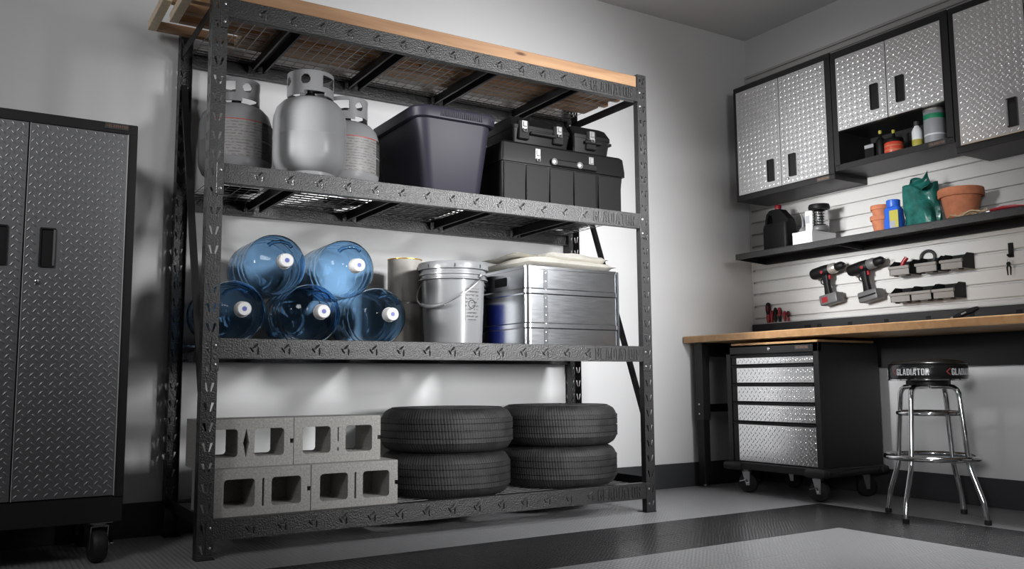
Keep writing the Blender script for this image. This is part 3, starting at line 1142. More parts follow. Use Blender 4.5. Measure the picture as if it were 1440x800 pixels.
def paint_can(label, x, y, z, gold):
    o = thing('paint_can', label, 'paint can', (x, y, z), group='stacked cans behind the pails')
    r, h = .086, .2215
    G().lathe([(r - .002, 0), (r, .003), (r, h - .006), (r - .002, h - .003)], 40).build('body', 'can_paper', o, 40)
    G().lathe([(r - .001, h - .006), (r + .002, h - .004), (r + .002, h), (r - .004, h), (r - .008, h - .005), (0, h - .005)], 40).build('rim', 'gold' if gold else 'can_metal', o, 40)
    G().lathe([(r + .001, 0), (r + .002, .002), (r + .002, .006), (r, .008)], 40).build('base_rim', 'can_metal', o, 40)
    return o


paint_can('dull metal can standing on the middle shelf under a gold-rimmed can', 1.078, .47, zs3, False)
paint_can('tall can with gold rim stacked behind the water jugs', 1.078, .47, zs3 + .2225, True)

# ------------------------------------------------------------------ aluminium box with drop cloth
bx, by = 1.83, .33
t = thing('aluminium_box', 'large ribbed aluminium box with riveted seam on the middle shelf', 'metal box', (bx, by, zs3))
x0, x1, y0, y1, h = 1.54 - bx, 2.115 - bx, .06 - by, .60 - by, .398
g = G().loft([(0, x0, x1, y0, y1, .03), (h, x0, x1, y0, y1, .03)], 8)
g.build('body', 'aluminium', t, 30)
for z in (.105, .275):
    G().loft([(z - .016, x0, x1, y0, y1, .03), (z - .010, x0 - .004, x1 + .004, y0 - .004, y1 + .004, .033), (z + .010, x0 - .004, x1 + .004, y0 - .004, y1 + .004, .033),
              (z + .016, x0, x1, y0, y1, .03)], 8, False, False).build('rib', 'aluminium', t, 30)
G().loft([(h - .012, x0 - .004, x1 + .004, y0 - .004, y1 + .004, .033), (h + .002, x0 - .004, x1 + .004, y0 - .004, y1 + .004, .033)], 8).build('rim', 'aluminium', t, 30)
sx = 1.655 - bx
G().box(sx - .012, sx + .012, y0 - .0015, y0, .004, h - .012).build('seam_strip', 'aluminium', t)
for k in range(9):
    G().lathe([(.0042, 0), (.0032, -.002), (0, -.003)], 8, 'y', (sx, y0 - .0015, .03 + k * .0425)).build('rivet', 'chrome', t, 40)
G().box(x1 - .006, x1 + .002, y0 - .003, y0 + .02, 0, h, .002).build('corner_strip', 'aluminium', t)
G().prism(rrect(-.09, .03, h - .085, h - .04, .01), [], x0 - .0012, x0 + .001, 'yz').build('hand_hole', 'void', t)

t = thing('drop_cloth', 'folded cream canvas drop cloth lying on the aluminium box', 'cloth', (1.84, .33, zs3 + h + .0025))


def cloth_layer(x0, x1, y0, y1, z, th, seed, tilt=0.0):
    rnd = random.Random(seed)
    nx, ny = 18, 12
    ph = [rnd.uniform(0, 6) for _ in range(6)]

    def wav(u, v):
        return .006 * math.sin(5 * u + ph[0] + 2 * v) + .004 * math.sin(9 * v + ph[1] + 3 * u) + .003 * math.sin(14 * u + ph[2])
    vs, fs = [], []
    for s in (0, 1):
        for j in range(ny + 1):
            for i in range(nx + 1):
                u, v = i / nx, j / ny
                e = min(u, 1 - u, v, 1 - v)
                edge = min(1, e / .09)
                k = math.sqrt(max(0, 1 - (1 - edge) ** 2))
                dx = .012 * math.sin(7 * v + ph[3])
                zz = z + th / 2 + (s - .5) * th * k + (wav(u, v) if s else wav(u, v) * .15) * edge + tilt * u
                vs.append((x0 + (x1 - x0) * u + dx, y0 + (y1 - y0) * v + .01 * math.sin(6 * u + ph[4]), max(zz, 0.0)))
    n1 = (nx + 1) * (ny + 1)
    for j in range(ny):
        for i in range(nx):
            a = j * (nx + 1) + i
            fs.append((a, a + nx + 1, a + nx + 2, a + 1))
            fs.append((n1 + a, n1 + a + 1, n1 + a + nx + 2, n1 + a + nx + 1))
    bd = [i for i in range(nx + 1)] + [(j + 1) * (nx + 1) - 1 for j in range(1, ny + 1)] + [ny * (nx + 1) + i for i in range(nx - 1, -1, -1)] + [j * (nx + 1) for j in range(ny - 1, 0, -1)]
    for i in range(len(bd)):
        a, b = bd[i], bd[(i + 1) % len(bd)]
        fs.append((a, b, b + n1, a + n1))
    return G().add(vs, fs)


cloth_layer(-.285, .275, -.25, .25, .0, .05, 1).build('cloth_fold', 'canvas', t, 60)
cloth_layer(-.12, .255, -.2, .23, .046, .042, 2).build('cloth_fold', 'canvas', t, 60)
cloth_layer(-.275, -.01, -.17, .2, .066, .018, 3, -.02).build('cloth_fold', 'canvas', t, 60)

# ------------------------------------------------------------------ concrete blocks
zs4 = DECK[3] + .0005
BL, BHt, BD = .39, .1935, .195


def block(label, x, y, z, slit, notch):
    o = thing('concrete_block', label, 'concrete block', (x, y, z), group='hollow concrete blocks on the bottom shelf')
    nz = BHt * .5
    outer = [(0, 0), (BL, 0), (BL, nz - .008), (BL - .014, nz - .008), (BL - .014, nz + .010), (BL, nz + .010), (BL, BHt), (0, BHt)]
    if not notch:
        outer = [(0, 0), (BL, 0), (BL, BHt), (0, BHt)]
    outer = [(a, b) for a, b in outer]
    w, hh = .122, .112
    c1, c2 = .03 + w / 2 + .008, BL - .03 - w / 2 - .010
    holes = [rrect(c1 - w / 2, c1 + w / 2, nz - hh / 2, nz + hh / 2, .014)[::-1], rrect(c2 - w / 2, c2 + w / 2, nz - hh / 2, nz + hh / 2, .014)[::-1]]
    m = (c1 + c2) / 2
    if slit == 'line':
        holes.append(rrect(m - .004, m + .004, nz - .055, nz + .055, .003)[::-1])
    elif slit == 'diamond':
        holes.append([(m, nz - .058), (m + .012, nz), (m, nz + .058), (m - .012, nz)][::-1])
    else:
        holes.append(rrect(m - .0025, m + .0025, nz - .01, nz + .05, .002)[::-1])
        holes.append(rrect(m - .0025, m + .0025, nz - .05, nz - .035, .002)[::-1])
    G().prism(outer, holes, 0, BD, 'xz').build('block_body', 'concrete', o)
    md = o.children[0].modifiers.new('worn_edges', 'BEVEL')
    md.width = .004
    md.segments = 2
    md.limit_method = 'ANGLE'
    return o


block('hollow concrete block in the bottom row next to the left rack post', .070, .045, zs4, 'line', True)
block('hollow concrete block in the bottom row next to the tyres', .463, .045, zs4, 'line', True)
for xk, lb in ((.070, 'concrete block standing behind the bottom row next to the left post'), (.463, 'concrete block standing behind the bottom row next to the tyres')):
    o = thing('concrete_block', lb, 'concrete block', (xk, .2425, zs4), group='hollow concrete blocks on the bottom shelf')
    G().prism([(0, 0), (BL, 0), (BL, .19), (0, .19)], [rrect(.035, .18, .03, .16, .014)[::-1], rrect(.21, .355, .03, .16, .014)[::-1]], 0, BHt, 'xy').build('block_body', 'concrete', o)
block('hollow concrete block with diamond slit on the top row at the left', .012, .10, zs4 + BHt + .0005, 'diamond', True)
block('hollow concrete block on the top row at the right', .404, .10, zs4 + BHt + .0005, 'broken', True)

# ------------------------------------------------------------------ tyres
def tyre(label, x, y, z, R, rz):
    o = thing('tyre', label, 'tyre', (x, y, z), rz, group='stacked car tyres on the bottom shelf')
    h = .203
    k = R / .32
    half = [(.205 * k, .012), (.215 * k, .004), (.245 * k, .0), (.278 * k, .004), (.298 * k, .016), (.308 * k, .03), (.315 * k, .045)]
    tr = []
    for z0, z1 in ((.047, .066), (.070, .098), (.105, .133), (.137, .156)):
        tr += [(.3145 * k, z0 - .001), (.320 * k, z0), (.320 * k, z1), (.3145 * k, z1 + .001)]
    prof = half + tr + [(r, h - zz) for r, zz in half[::-1]]
    inner = [(.212 * k, h - .03), (.27 * k, h - .045), (.3 * k, h * .5), (.27 * k, .045), (.212 * k, .03)]
    prof = prof + inner + [prof[0]]
    G().lathe(prof, 72).build('tyre_carcass', 'tyre', o, 45)
    # raised bead line on the sidewall
    G().lathe([(.262 * k, h - .0015), (.264 * k, h + .0012), (.268 * k, h + .0012), (.27 * k, h - .0018)], 60).build('sidewall_rib', 'tyre', o, 45)
    return o


tyre('worn car tyre at the bottom of the stack beside the concrete blocks', 1.232, .325, zs4, .318, .3)
tyre('worn car tyre on top of the stack beside the concrete blocks', 1.238, .318, zs4 + .205, .322, 1.1)
tyre('worn car tyre at the bottom of the right-hand stack', 1.905, .335, zs4, .312, 2.0)
tyre('worn car tyre on top of the right-hand stack', 1.905, .33, zs4 + .205, .314, .7)

# ------------------------------------------------------------------ tall locker on the left
t = thing('storage_locker', 'tall rolling locker with tread plate doors at the left edge', 'locker', (-1.003, .14, 0))
Lw = .76
zb, ztp = .155, 1.696
g = G()
g.box(0, Lw, .002, .50, zb, zb + .096, .003)
g.box(0, Lw, .002, .50, ztp - .042, ztp, .003)
g.box(0, .034, .002, .50, zb + .09, ztp - .04)
g.box(Lw - .034, Lw, .002, .50, zb + .09, ztp - .04)
g.box(.03, Lw - .03, .03, .50, zb + .09, ztp - .04)
g.build('carcass', 'charcoal_steel', t)
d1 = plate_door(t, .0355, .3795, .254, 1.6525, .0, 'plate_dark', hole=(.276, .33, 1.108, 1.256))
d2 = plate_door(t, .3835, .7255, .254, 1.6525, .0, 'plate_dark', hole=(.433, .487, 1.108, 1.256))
handle(d2, .433, .487, 1.108, 1.256, -.004, 'r')
handle(d1, .276, .33, 1.108, 1.256, -.004, 'l')
G().lathe([(.009, 0), (.009, -.004), (.006, -.006), (0, -.006)], 14, 'y', (.432, -.006, 1.052)).build('lock', 'chrome', d2, 40)
G().box(.7225, .7262, -.0065, -.003, .254, 1.6525).build('door_edge', 'bright_edge', d2)
G().box(.3835, .3862, -.0065, -.003, .254, 1.6525).build('door_edge', 'bright_edge', d2)
badge(t, .639, .727, ztp - .027, ztp - .002, .002)
caster(t, Lw - .075, .055, zb, .064, .052, PI / 2 + .12, True)
caster(t, .075, .055, zb, .064, .052, PI / 2 - .1, True)
caster(t, Lw - .075, .44, zb, .064, .052, PI / 2 + .3)
caster(t, .075, .44, zb, .064, .052, PI / 2)

# ------------------------------------------------------------------ bench wall: slat panels
XS = XR - .02
RZ = -PI / 2
sl = thing('slat_wall', 'off-white slatted wall panel behind the cabinets and workbench', 'wall panel', (XR, .695, 0), RZ)
LW = 3.2
G().box(0, LW, -.0015, -.0005, 1.0, 2.80).build('backing_sheet', 'slat', sl)
p = .083
k = 0
z = 1.08 - p
while z < 2.78:
    z1 = min(z + p, 2.785)
    zz = z + .0105
    q = .0165
    # slat with a bevelled lower lip that leaves an open groove beneath it
    g = G().prism([(-.02, zz + .004), (-.0175, zz), (-.0015, zz), (-.0015, z1 - .001), (-.0155, z1 - .001), (-.02, z1 - .004)], [], .002, LW - .002, 'yz')
    g.build('slat', 'slat', sl)
    z += p
G().box(0, LW, -.024, -.0005, 2.786, 2.803, .002).build('top_trim', 'slat', sl)
G().box(-.012, .002, -.021, -.0005, 1.0, 2.803, .001).build('end_trim', 'slat', sl)

# ------------------------------------------------------------------ wall cabinets
XC = 3.51


def cabinet_root(label, y0, name='wall_cabinet'):
    return thing(name, label, 'cabinet', (XC, y0, 0), RZ, 'tread plate cabinets on the bench wall')


DEP = XS - XC - .001
# left cabinet
w, z0, z1 = .775, 1.842, 2.612
t = cabinet_root('closed tread plate wall cabinet nearest the corner', .532)
g = G()
g.box(0, w, .001, DEP, z0, z0 + .036, .002)
g.box(0, w, .001, DEP, z1 - .036, z1, .002)
g.box(0, .024, .001, DEP, z0 + .03, z1 - .03)
g.box(w - .036, w, .001, DEP, z0 + .03, z1 - .03)
g.box(.02, w - .03, .025, DEP, z0 + .03, z1 - .03)
g.build('carcass', 'charcoal_steel', t)
da = plate_door(t, .0255, .3822, z0 + .0375, z1 - .0375, .0, hole=(.274, .326, 1.922, 2.064))
db = plate_door(t, .3862, w - .0375, z0 + .0375, z1 - .0375, .0, hole=(.447, .499, 1.922, 2.064))
handle(da, .274, .326, 1.922, 2.064, -.004, None)
handle(db, .447, .499, 1.922, 2.064, -.004, None)
G().lathe([(.008, 0), (.008, -.004), (.005, -.006), (0, -.006)], 14, 'y', (.433, -.006, 1.914)).build('lock', 'chrome', db, 40)
badge(t, .648, .738, z0 + .006, z0 + .03, .001)
# middle cabinet with the open shelf
w, z0, z1 = .737, 1.885, 2.603
t = cabinet_root('tread plate wall cabinet with open lower shelf of bottles', -.248)
g = G()
g.box(0, w, .001, DEP, z0, z0 + .036, .002)
g.box(0, w, .001, DEP, z1 - .044, z1, .002)
g.box(0, .036, .001, DEP, z0 + .03, z1 - .04)
g.box(w - .038, w, .001, DEP, z0 + .03, z1 - .04)
g.box(.03, w - .03, DEP - .006, DEP, z0 + .03, z1 - .03)
g.box(.03, w - .03, .022, DEP, z0 + .232, z0 + .246)
g.box(.03, w - .03, .024, DEP - .01, z0 + .246, z1 - .04)
g.build('carcass', 'charcoal_steel', t)
da = plate_door(t, .0375, .3655, 2.118, 2.558, .0, hole=(.262, .312, 2.184, 2.332))
db = plate_door(t, .3695, w - .0395, 2.118, 2.558, .0, hole=(.424, .474, 2.184, 2.332))
handle(da, .262, .312, 2.184, 2.332, -.004, None)
handle(db, .424, .474, 2.184, 2.332, -.004, None)
for bxx, bz in ((.014, z0 + .012), (.026, z0 + .02), (.018, z1 - .02), (w - .016, z1 - .02), (w - .016, z0 + .02)):
    G().lathe([(.006, 0), (.006, -.003), (0, -.005)], 10, 'y', (bxx, .001, bz)).build('bolt', 'black_steel', t, 40)
badge(t, .594, .690, z0 + .006, z0 + .031, .001)
# right cabinet
w, z0, z1 = .775, 1.822, 2.60
t = cabinet_root('dark tread plate wall cabinet at the right edge', -.992)
g = G()
g.box(0, w, .001, DEP, z0, z0 + .036, .002)
g.box(0, w, .001, DEP, z1 - .036, z1, .002)
g.box(0, .026, .001, DEP, z0 + .03, z1 - .03)
g.box(w - .036, w, .001, DEP, z0 + .03, z1 - .03)
g.box(.02, w - .03, .025, DEP, z0 + .03, z1 - .03)
g.build('carcass', 'charcoal_steel', t)
da = plate_door(t, .0275, .384, z0 + .0375, z1 - .0375, .0, hole=(.272, .324, 1.892, 2.036))
db = plate_door(t, .388, w - .0375, z0 + .0375, z1 - .0375, .0, hole=(.447, .499, 1.892, 2.036))
handle(da, .272, .324, 1.892, 2.036, -.004, 'l')
handle(db, .447, .499, 1.892, 2.036, -.004, None)

# things in the open shelf
ZO = 1.885 + .0365


def on_wall(name, label, cat, x, y, z, group=None, rz=RZ):
    return thing(name, label, cat, (x, y, z), rz, group)


def bottle(name, label, x, y, z, r, h, body, cap, neck=.35, group=None):
    o = on_wall(name, label, 'bottle', x, y, z, group)
    G().lathe([(r * .9, 0), (r, .004), (r, h * .6), (r * .85, h * .68), (r * neck, h * .78), (r * neck, h * .9)], 24).build('body', body, o, 40)
    G().lathe([(r * neck * 1.15, h * .88), (r * neck * 1.2, h * .9), (r * neck * 1.15, h), (0, h)], 20).build('cap', cap, o, 40)
    return o


o = on_wall('carton', 'small dark box at the left of the open cabinet shelf', 'box', 3.62, -.425, ZO)
G().box(-.03, .03, -.03, .03, 0, .10, .002).build('box_body', 'black_plastic', o)
G().box(-.03, .03, -.0306, -.03, .075, .095).build('box_label', 'silver_print', o)
bottle('glue_bottle', 'dark bottle with yellow cap beside the small dark box', 3.61, -.488, ZO, .026, .165, 'black_plastic', 'yellow_print', .32, 'dark bottles in the open cabinet')
bottle('glue_bottle', 'dark bottle with yellow cap behind the red jar', 3.665, -.535, ZO, .026, .165, 'black_plastic', 'yellow_print', .32, 'dark bottles in the open cabinet')
o = on_wall('putty_jar', 'orange-red jar with dark lid on the open cabinet shelf', 'jar', 3.60, -.577, ZO)
G().lathe([(.048, 0), (.05, .004), (.05, .066), (.048, .07)], 28).build('body', 'orange_red', o, 40)
for z in (.02, .045):
    G().lathe([(.0504, z), (.0512, z + .002), (.0512, z + .006), (.0504, z + .008)], 28).build('band', 'terracotta', o, 40)
G().lathe([(.046, .07), (.053, .07), (.053, .088), (.05, .092), (0, .092)], 28).build('lid', 'black_plastic', o, 40)
o = on_wall('spray_bottle', 'white bottle with yellow label beside the tall silver can', 'bottle', 3.60, -.722, ZO)
G().lathe([(.025, 0), (.027, .004), (.027, .1), (.02, .118), (.013, .125), (.013, .132)], 24).build('body', 'white_print', o, 40)
G().lathe([(.0274, .018), (.0276, .02), (.0276, .05), (.0274, .052)], 24).build('label_band', 'yellow_print', o, 40)
G().lathe([(.015, .13), (.016, .132), (.015, .155), (0, .156)], 18).build('cap', 'valve', o, 40)
o = on_wall('tall_can', 'tall silver-grey can with green band in the open cabinet', 'can', 3.61, -.822, ZO)
G().lathe([(.053, 0), (.055, .004), (.055, .182), (.053, .186)], 32).build('body', 'silver_print', o, 40)
G().lathe([(.0552, .140), (.0556, .142), (.0556, .165), (.0552, .167)], 32).build('green_band', 'green_print', o, 40)
G().lathe([(.054, .184), (.0565, .184), (.0565, .196), (.05, .196), (.048, .19), (0, .19)], 32).build('lid', 'can_metal', o, 40)
G().lathe([(.0552, .05), (.0556, .052), (.0556, .056), (.0552, .058)], 32).build('label_rule', 'white_print', o, 40)

# ------------------------------------------------------------------ shelves on the slat wall
ZSH = 1.495


def wall_shelf(label, y0, w):
    o = thing('wall_shelf', label, 'shelf', (XC, y0, 0), RZ, 'black steel shelves on the slat wall')
    G().box(0, w, 0, DEP, ZSH - .004, ZSH, .001).build('shelf_board', 'charcoal_steel', o)
    G().box(0, w, 0, .004, ZSH - .038, ZSH - .004).build('front_lip', 'hammer', o)
    G().box(0, w, DEP - .02, DEP, ZSH - .05, ZSH - .004).build('rear_rail', 'black_steel', o)
    for x in (0.001, w - .004):
        G().prism([(.004, ZSH - .036), (DEP - .02, ZSH - .05), (DEP - .02, ZSH - .004), (.004, ZSH - .004)], [], x, x + .003, 'yz').build('end_gusset', 'black_steel', o)
    return o


wall_shelf('black steel wall shelf holding the oil jug and lantern', .562, .765)
wall_shelf('black steel wall shelf holding the terracotta pots', -.2045, 1.22)

# things on the shelves
ZI = ZSH + .0005
# oil jug
o = on_wall('oil_jug', 'black plastic oil jug with red cap on the left wall shelf', 'jug', 3.63, .285, ZI)
g = G().loft([(0, -.098, .098, -.055, .055, .02), (.006, -.1, .1, -.057, .057, .022), (.145, -.1, .1, -.057, .057, .022), (.17, -.094, .098, -.054, .054, .024)], 5)
g.build('body', 'black_plastic', o, 40)
G().prism([(-.094, .168), (-.02, .168), (.098, .168), (.095, .19), (.03, .262), (-.03, .266), (-.055, .262), (-.08, .24), (-.09, .2)],
          [[(-.075, .178), (-.072, .21), (-.058, .236), (-.04, .232), (-.03, .205), (-.03, .178)]], -.032, .032, 'xz').build('shoulder', 'black_plastic', o, 30)
G().lathe([(.02, .26), (.021, .263), (.021, .292), (.019, .296), (0, .296)], 18, 'z', (-.008, 0, 0)).build('cap', 'red_plastic', o, 40)
# clear squeeze bottle
o = on_wall('squeeze_bottle', 'clear squeeze bottle with curved spout beside the white box', 'bottle', 3.66, .125, ZI)
G().lathe([(.026, 0), (.028, .004), (.028, .10), (.022, .118), (.01, .126)], 20).build('body', 'frosted', o, 40)
G().tube([(0, 0, .122), (0, 0, .16), (-.004, 0, .19), (-.018, 0, .222)], [.009, .006, .005, .003], 8).build('spout', 'frosted', o, 40)
# white carton
o = on_wall('carton', 'white flat box under the lantern on the wall shelf', 'box', 3.535, .108, ZI)
G().box(0, .148, 0, .225, 0, .074, .003).build('box_body', 'white_box', o)
G().box(-.001, .149, -.001, .226, .06, .077, .003).build('box_lid', 'white_box', o)
# lantern
o = on_wall('camping_lantern', 'camping lantern with black cap and ribbed globe on the white box', 'lantern', 3.635, -.022, ZI + .0775)
G().lathe([(.052, 0), (.055, .004), (.055, .026), (.05, .032)], 28).build('base', 'grey_plastic', o, 40)
prof = [(.03, .03)]
for k in range(6):
    prof += [(.034, .034 + k * .016), (.04, .040 + k * .016), (.034, .046 + k * .016)]
prof += [(.03, .134)]
G().lathe(prof, 28).build('globe', 'chrome', o, 50)
G().lathe([(.045, .134), (.062, .138), (.064, .152), (.06, .166), (.02, .168), (0, .168)], 28).build('cap', 'black_plastic', o, 40)
G().box(-.062, -.012, -.058, -.05, .004, .128, .003).build('side_panel', 'white_print', o)
G().box(-.056, -.026, -.0595, -.058, .05, .1).build('panel_label', 'silver_print', o)
for a in (.2, 1.9, 3.9):
    G().tube([(.056 * math.cos(a), .056 * math.sin(a), .026), (.06 * math.cos(a), .06 * math.sin(a), .08), (.056 * math.cos(a), .056 * math.sin(a), .14)], .003, 8).build('guard_wire', 'chrome', o, 60)


def pot(name, label, x, y, z, R, h, group=None):
    o = on_wall(name, label, 'flower pot', x, y, z, group)
    rh = h * .26
    G().lathe([(R * .62, 0), (R * .64, .002), (R * .86, h - rh), (R * .97, h - rh), (R, h - rh + .004), (R, h - .003), (R * .97, h), (R * .9, h), (R * .82, h * .6), (0, h * .6)], 36).build('body', 'terracotta', o, 40)
    G().lathe([(R * .3, .0005), (R * .3, .001)], 12).build('base', 'terracotta', o)
    return o


pot('flower_pot', 'small terracotta pot standing on the wall shelf under another pot', 3.65, -.437, ZI, .060, .105, 'nested small terracotta pots')
pot('flower_pot', 'small terracotta pot nested in the top of another pot', 3.65, -.437, ZI + .066, .056, .1, 'nested small terracotta pots')
o = on_wall('fertiliser_bottle', 'blue plastic bottle with yellow label beside the green bag', 'bottle', 3.60, -.553, ZI)
G().loft([(0, -.05, .05, -.032, .032, .02), (.006, -.052, .052, -.034, .034, .022), (.05, -.052, .052, -.034, .034, .022), (.085, -.046, .05, -.032, .032, .022),
          (.115, -.05, .05, -.032, .032, .022), (.13, -.044, .042, -.028, .028, .022)], 6).build('body', 'blue_bottle', o, 40)
G().lathe([(.034, .13), (.037, .132), (.037, .17), (.034, .173), (0, .173)], 24).build('cap', 'blue_bottle', o, 40)
G().box(-.005, .05, -.0352, -.033, .012, .11, .001).build('front_label', 'yellow_print', o)
G().box(-.003, .03, -.0358, -.035, .014, .05).build('label_panel', 'silver_print', o)
# green bag
o = on_wall('plastic_bag', 'crumpled dark green plastic bag beside the large pot', 'bag', 3.64, -.700, ZI)
vs, fs = [], []
n, rows = 40, 22
rnd = random.Random(4)
ph = [(rnd.uniform(0, 6), rnd.uniform(2, 7), rnd.uniform(8, 30)) for _ in range(7)]
for j in range(rows + 1):
    tt = j / rows
    z = .205 * tt
    for i in range(n):
        a = 2 * PI * i / n
        cr = sum(.0028 * math.sin(q * a + p0 + f * z) for p0, q, f in ph) * min(1, tt * 3 + .3)
        sq = (abs(math.cos(a)) ** 4 + abs(math.sin(a)) ** 4) ** -.25
        rx = (.092 + .004 * math.sin(tt * 3)) * sq + cr
        ry = (.062 - .012 * tt) * sq + cr
        zz = z
        if tt > .7:
            zz = z + .075 * ((tt - .7) / .3) * max(0, .5 + .5 * math.cos(a - 2.2)) + .015 * math.sin(3 * a + 1)
        vs.append((rx * math.cos(a) * (1 - .12 * tt * tt), ry * math.sin(a), zz if j else 0))
for j in range(rows):
    for i in range(n):
        fs.append((j * n + i, j * n + (i + 1) % n, (j + 1) * n + (i + 1) % n, (j + 1) * n + i))
fs.append(tuple(range(n))[::-1])
b = G().add(vs, fs).build('bag_body', 'bag', o, 35)
md = b.modifiers.new('thickness', 'SOLIDIFY')
md.thickness = .002
vs, fs = [], []
m = 9
for j in range(m):
    for i in range(m):
        u, v = i / (m - 1), j / (m - 1)
        vs.append((-.05 + .11 * u + .01 * math.sin(6 * v), -.055 + .05 * math.sin(2.4 * v), .205 + .085 * v * (.6 + .5 * u) - .02 * math.sin(3.1 * u) + .006 * math.sin(9 * u + 5 * v)))
for j in range(m - 1):
    for i in range(m - 1):
        fs.append((j * m + i, j * m + i + 1, (j + 1) * m + i + 1, (j + 1) * m + i))
b = G().add(vs, fs).build('folded_flap', 'bag', o, 35)
md = b.modifiers.new('thickness', 'SOLIDIFY')
md.thickness = .002
pot('flower_pot', 'large terracotta pot with thick rim on the right wall shelf', 3.655, -.915, ZI, .112, .172)
# pruning shears and twine
o = on_wall('pruning_shears', 'pruning shears with red handles lying on the right wall shelf', 'shears', 3.55, -1.185, ZI)
G().tube([(-.06, .0, .012), (.0, -.004, .014), (.06, .004, .014), (.1, .012, .012)], [.007, .010, .010, .005], 10).build('handle', 'red_plastic', o, 50)
G().tube([(-.06, .012, .010), (.0, .026, .012), (.06, .03, .012), (.095, .022, .01)], [.006, .008, .008, .005], 10).build('handle', 'red_plastic', o, 50)
G().prism([(-.06, .008), (-.09, .02), (-.13, .014), (-.12, .0), (-.08, -.004)], [], .006, .012, 'xy').build('blade', 'zinc', o)
o = on_wall('twine_bundle', 'loose bundle of jute twine in front of the large pot', 'twine', 3.535, -1.02, ZI)
rnd = random.Random(11)
for k in range(5):
    cxk = -.07 + k * .03
    pts = []
    for i in range(28):
        a = 2 * PI * i / 28
        pts.append((cxk + (.045 + .008 * math.sin(3 * a + k)) * math.cos(a), .012 * math.sin(a) + .012, .012 + .008 * math.sin(2 * a + k * 1.7) + .002 * k))
    G().tube(pts, .0032, 6, closed=True).build('twine_loop', 'jute', o, 60)

# ------------------------------------------------------------------ tools hung on the slats
def drill(label, y, z, tilt, dark):
    o = on_wall('cordless_drill', label, 'drill', XS - .062, y, z, 'cordless drills on the slat wall')
    ct, st = math.cos(tilt), math.sin(tilt)
    m = Matrix.Rotation(-tilt, 4, 'Y')

    def part(g, nm, ma, sm=40, par=o):
        return g.xf(m).build(nm, ma, par, sm)
    # motor body along x (chuck to the right), grip downwards
    body = part(G().lathe([(.018, -.105), (.03, -.1), (.036, -.085), (.037, -.02), (.035, .03), (.03, .04)], 24, 'x', (0, 0, .03)), 'motor_housing', 'black_plastic')
    part(G().lathe([(.031, .036), (.033, .04), (.033, .075), (.028, .085)], 24, 'x', (0, 0, .03)), 'gear_collar', 'drill_metal' if not dark else 'grey_plastic')
    part(G().lathe([(.024, .085), (.026, .09), (.026, .125), (.016, .14), (.006, .142)], 20, 'x', (0, 0, .03)), 'chuck', 'black_plastic')
    part(G().lathe([(.0025, .14), (.0025, .168), (0, .172)], 8, 'x', (0, 0, .03)), 'drill_bit', 'zinc')
    part(G().loft([(-.125, -.03, .02, -.018, .018, .014), (-.06, -.026, .016, -.017, .017, .014), (0.0, -.028, .022, -.019, .019, .014), (.02, -.03, .028, -.02, .02, .014)], 5), 'grip', 'black_plastic')
    part(G().box(.012, .032, -.008, .008, -.03, .0, .003), 'trigger', 'red_plastic')
    part(G().lathe([(.010, -.001), (.010, -.004), (0, -.006)], 14, 'y', (.01 if dark else -.005, -.034, .02)), 'red_emblem', 'red_plastic')
    part(G().tube([(-.03, 0, -.012), (-.046, 0, -.024), (-.046, 0, -.04), (-.032, 0, -.05)], .004, 8), 'strap_loop', 'black_plastic')
    bat = part(G().box(-.055, .075, -.04, .04, -.185, -.122, .008, 2), 'battery', 'grey_plastic')
    if not dark:
        part(G().box(-.035, .008, -.0412, -.04, -.172, -.138), 'battery_badge', 'red_plastic', 40, bat)
    else:
        part(G().box(-.05, .07, -.0415, -.04, -.16, -.15), 'battery_groove', 'black_plastic', 40, bat)
    G().box(-.012, .012, .03, .062, .045, .06, .002).xf(m).build('wall_hook', 'zinc', o)
    return o


drill('cordless drill with pale gear collar and red battery badge on the slat wall', .040, 1.315, .16, False)
drill('all-dark cordless drill with red trigger next to the parts bins', -.235, 1.310, .18, True)


def parts_bin(label, y, z, w, fill=None):
    o = on_wall('parts_bin', label, 'parts bin', XS - .1225, y, z, 'small parts bins hung on the slat wall')
    a = w / 2
    d = .12
    h = .085
    fh = .05
    th = .003
    G().box(-a, a, .012, d, 0, th).build('bin_floor', 'bin_grey', o)
    G().prism([(-a, .002), (a, .002), (a + .0, fh - .014), (-a, fh - .014)], [], .008, .012, 'xz').build('bin_front', 'bin_grey', o)
    G().box(-a - .002, a + .002, -.004, .012, fh - .016, fh, .002).build('label_lip', 'bin_grey', o)
    for s in (-1, 1):
        x0_, x1_ = (s * a, s * (a - th)) if s < 0 else (s * (a - th), s * a)
        G().prism([(.008, 0), (d, 0), (d, h), (.055, h), (.006, fh)], [], x0_, x1_, 'yz').build('bin_side', 'black_plastic', o)
    G().box(-a, a, d - th, d, 0, h).build('bin_back', 'black_plastic', o)
    for s in (-1, 1):
        G().box(s * a * .6 - .008, s * a * .6 + .008, .02, .05, -.006, 0, .002).build('bin_foot', 'black_plastic', o)
    if fill:
        G().tube([(-.02, .05, .03), (0, .05, .075), (.02, .055, .1)], .012, 10).build('red_handle', 'red_plastic', o, 60)
    return o


for (y, lab, f) in ((-.50, 'parts bin at the left of the upper row with a red handle inside', True), (-.665, 'parts bin in the middle of the upper row', False), (-.812, 'parts bin at the right of the upper row', False)):
    parts_bin(lab, y, 1.258, .125, f)
for (y, lab) in ((-.497, 'parts bin at the left of the lower row'), (-.625, 'parts bin in the middle of the lower row'), (-.757, 'parts bin at the right of the lower row')):
    parts_bin(lab, y, 1.105, .123)
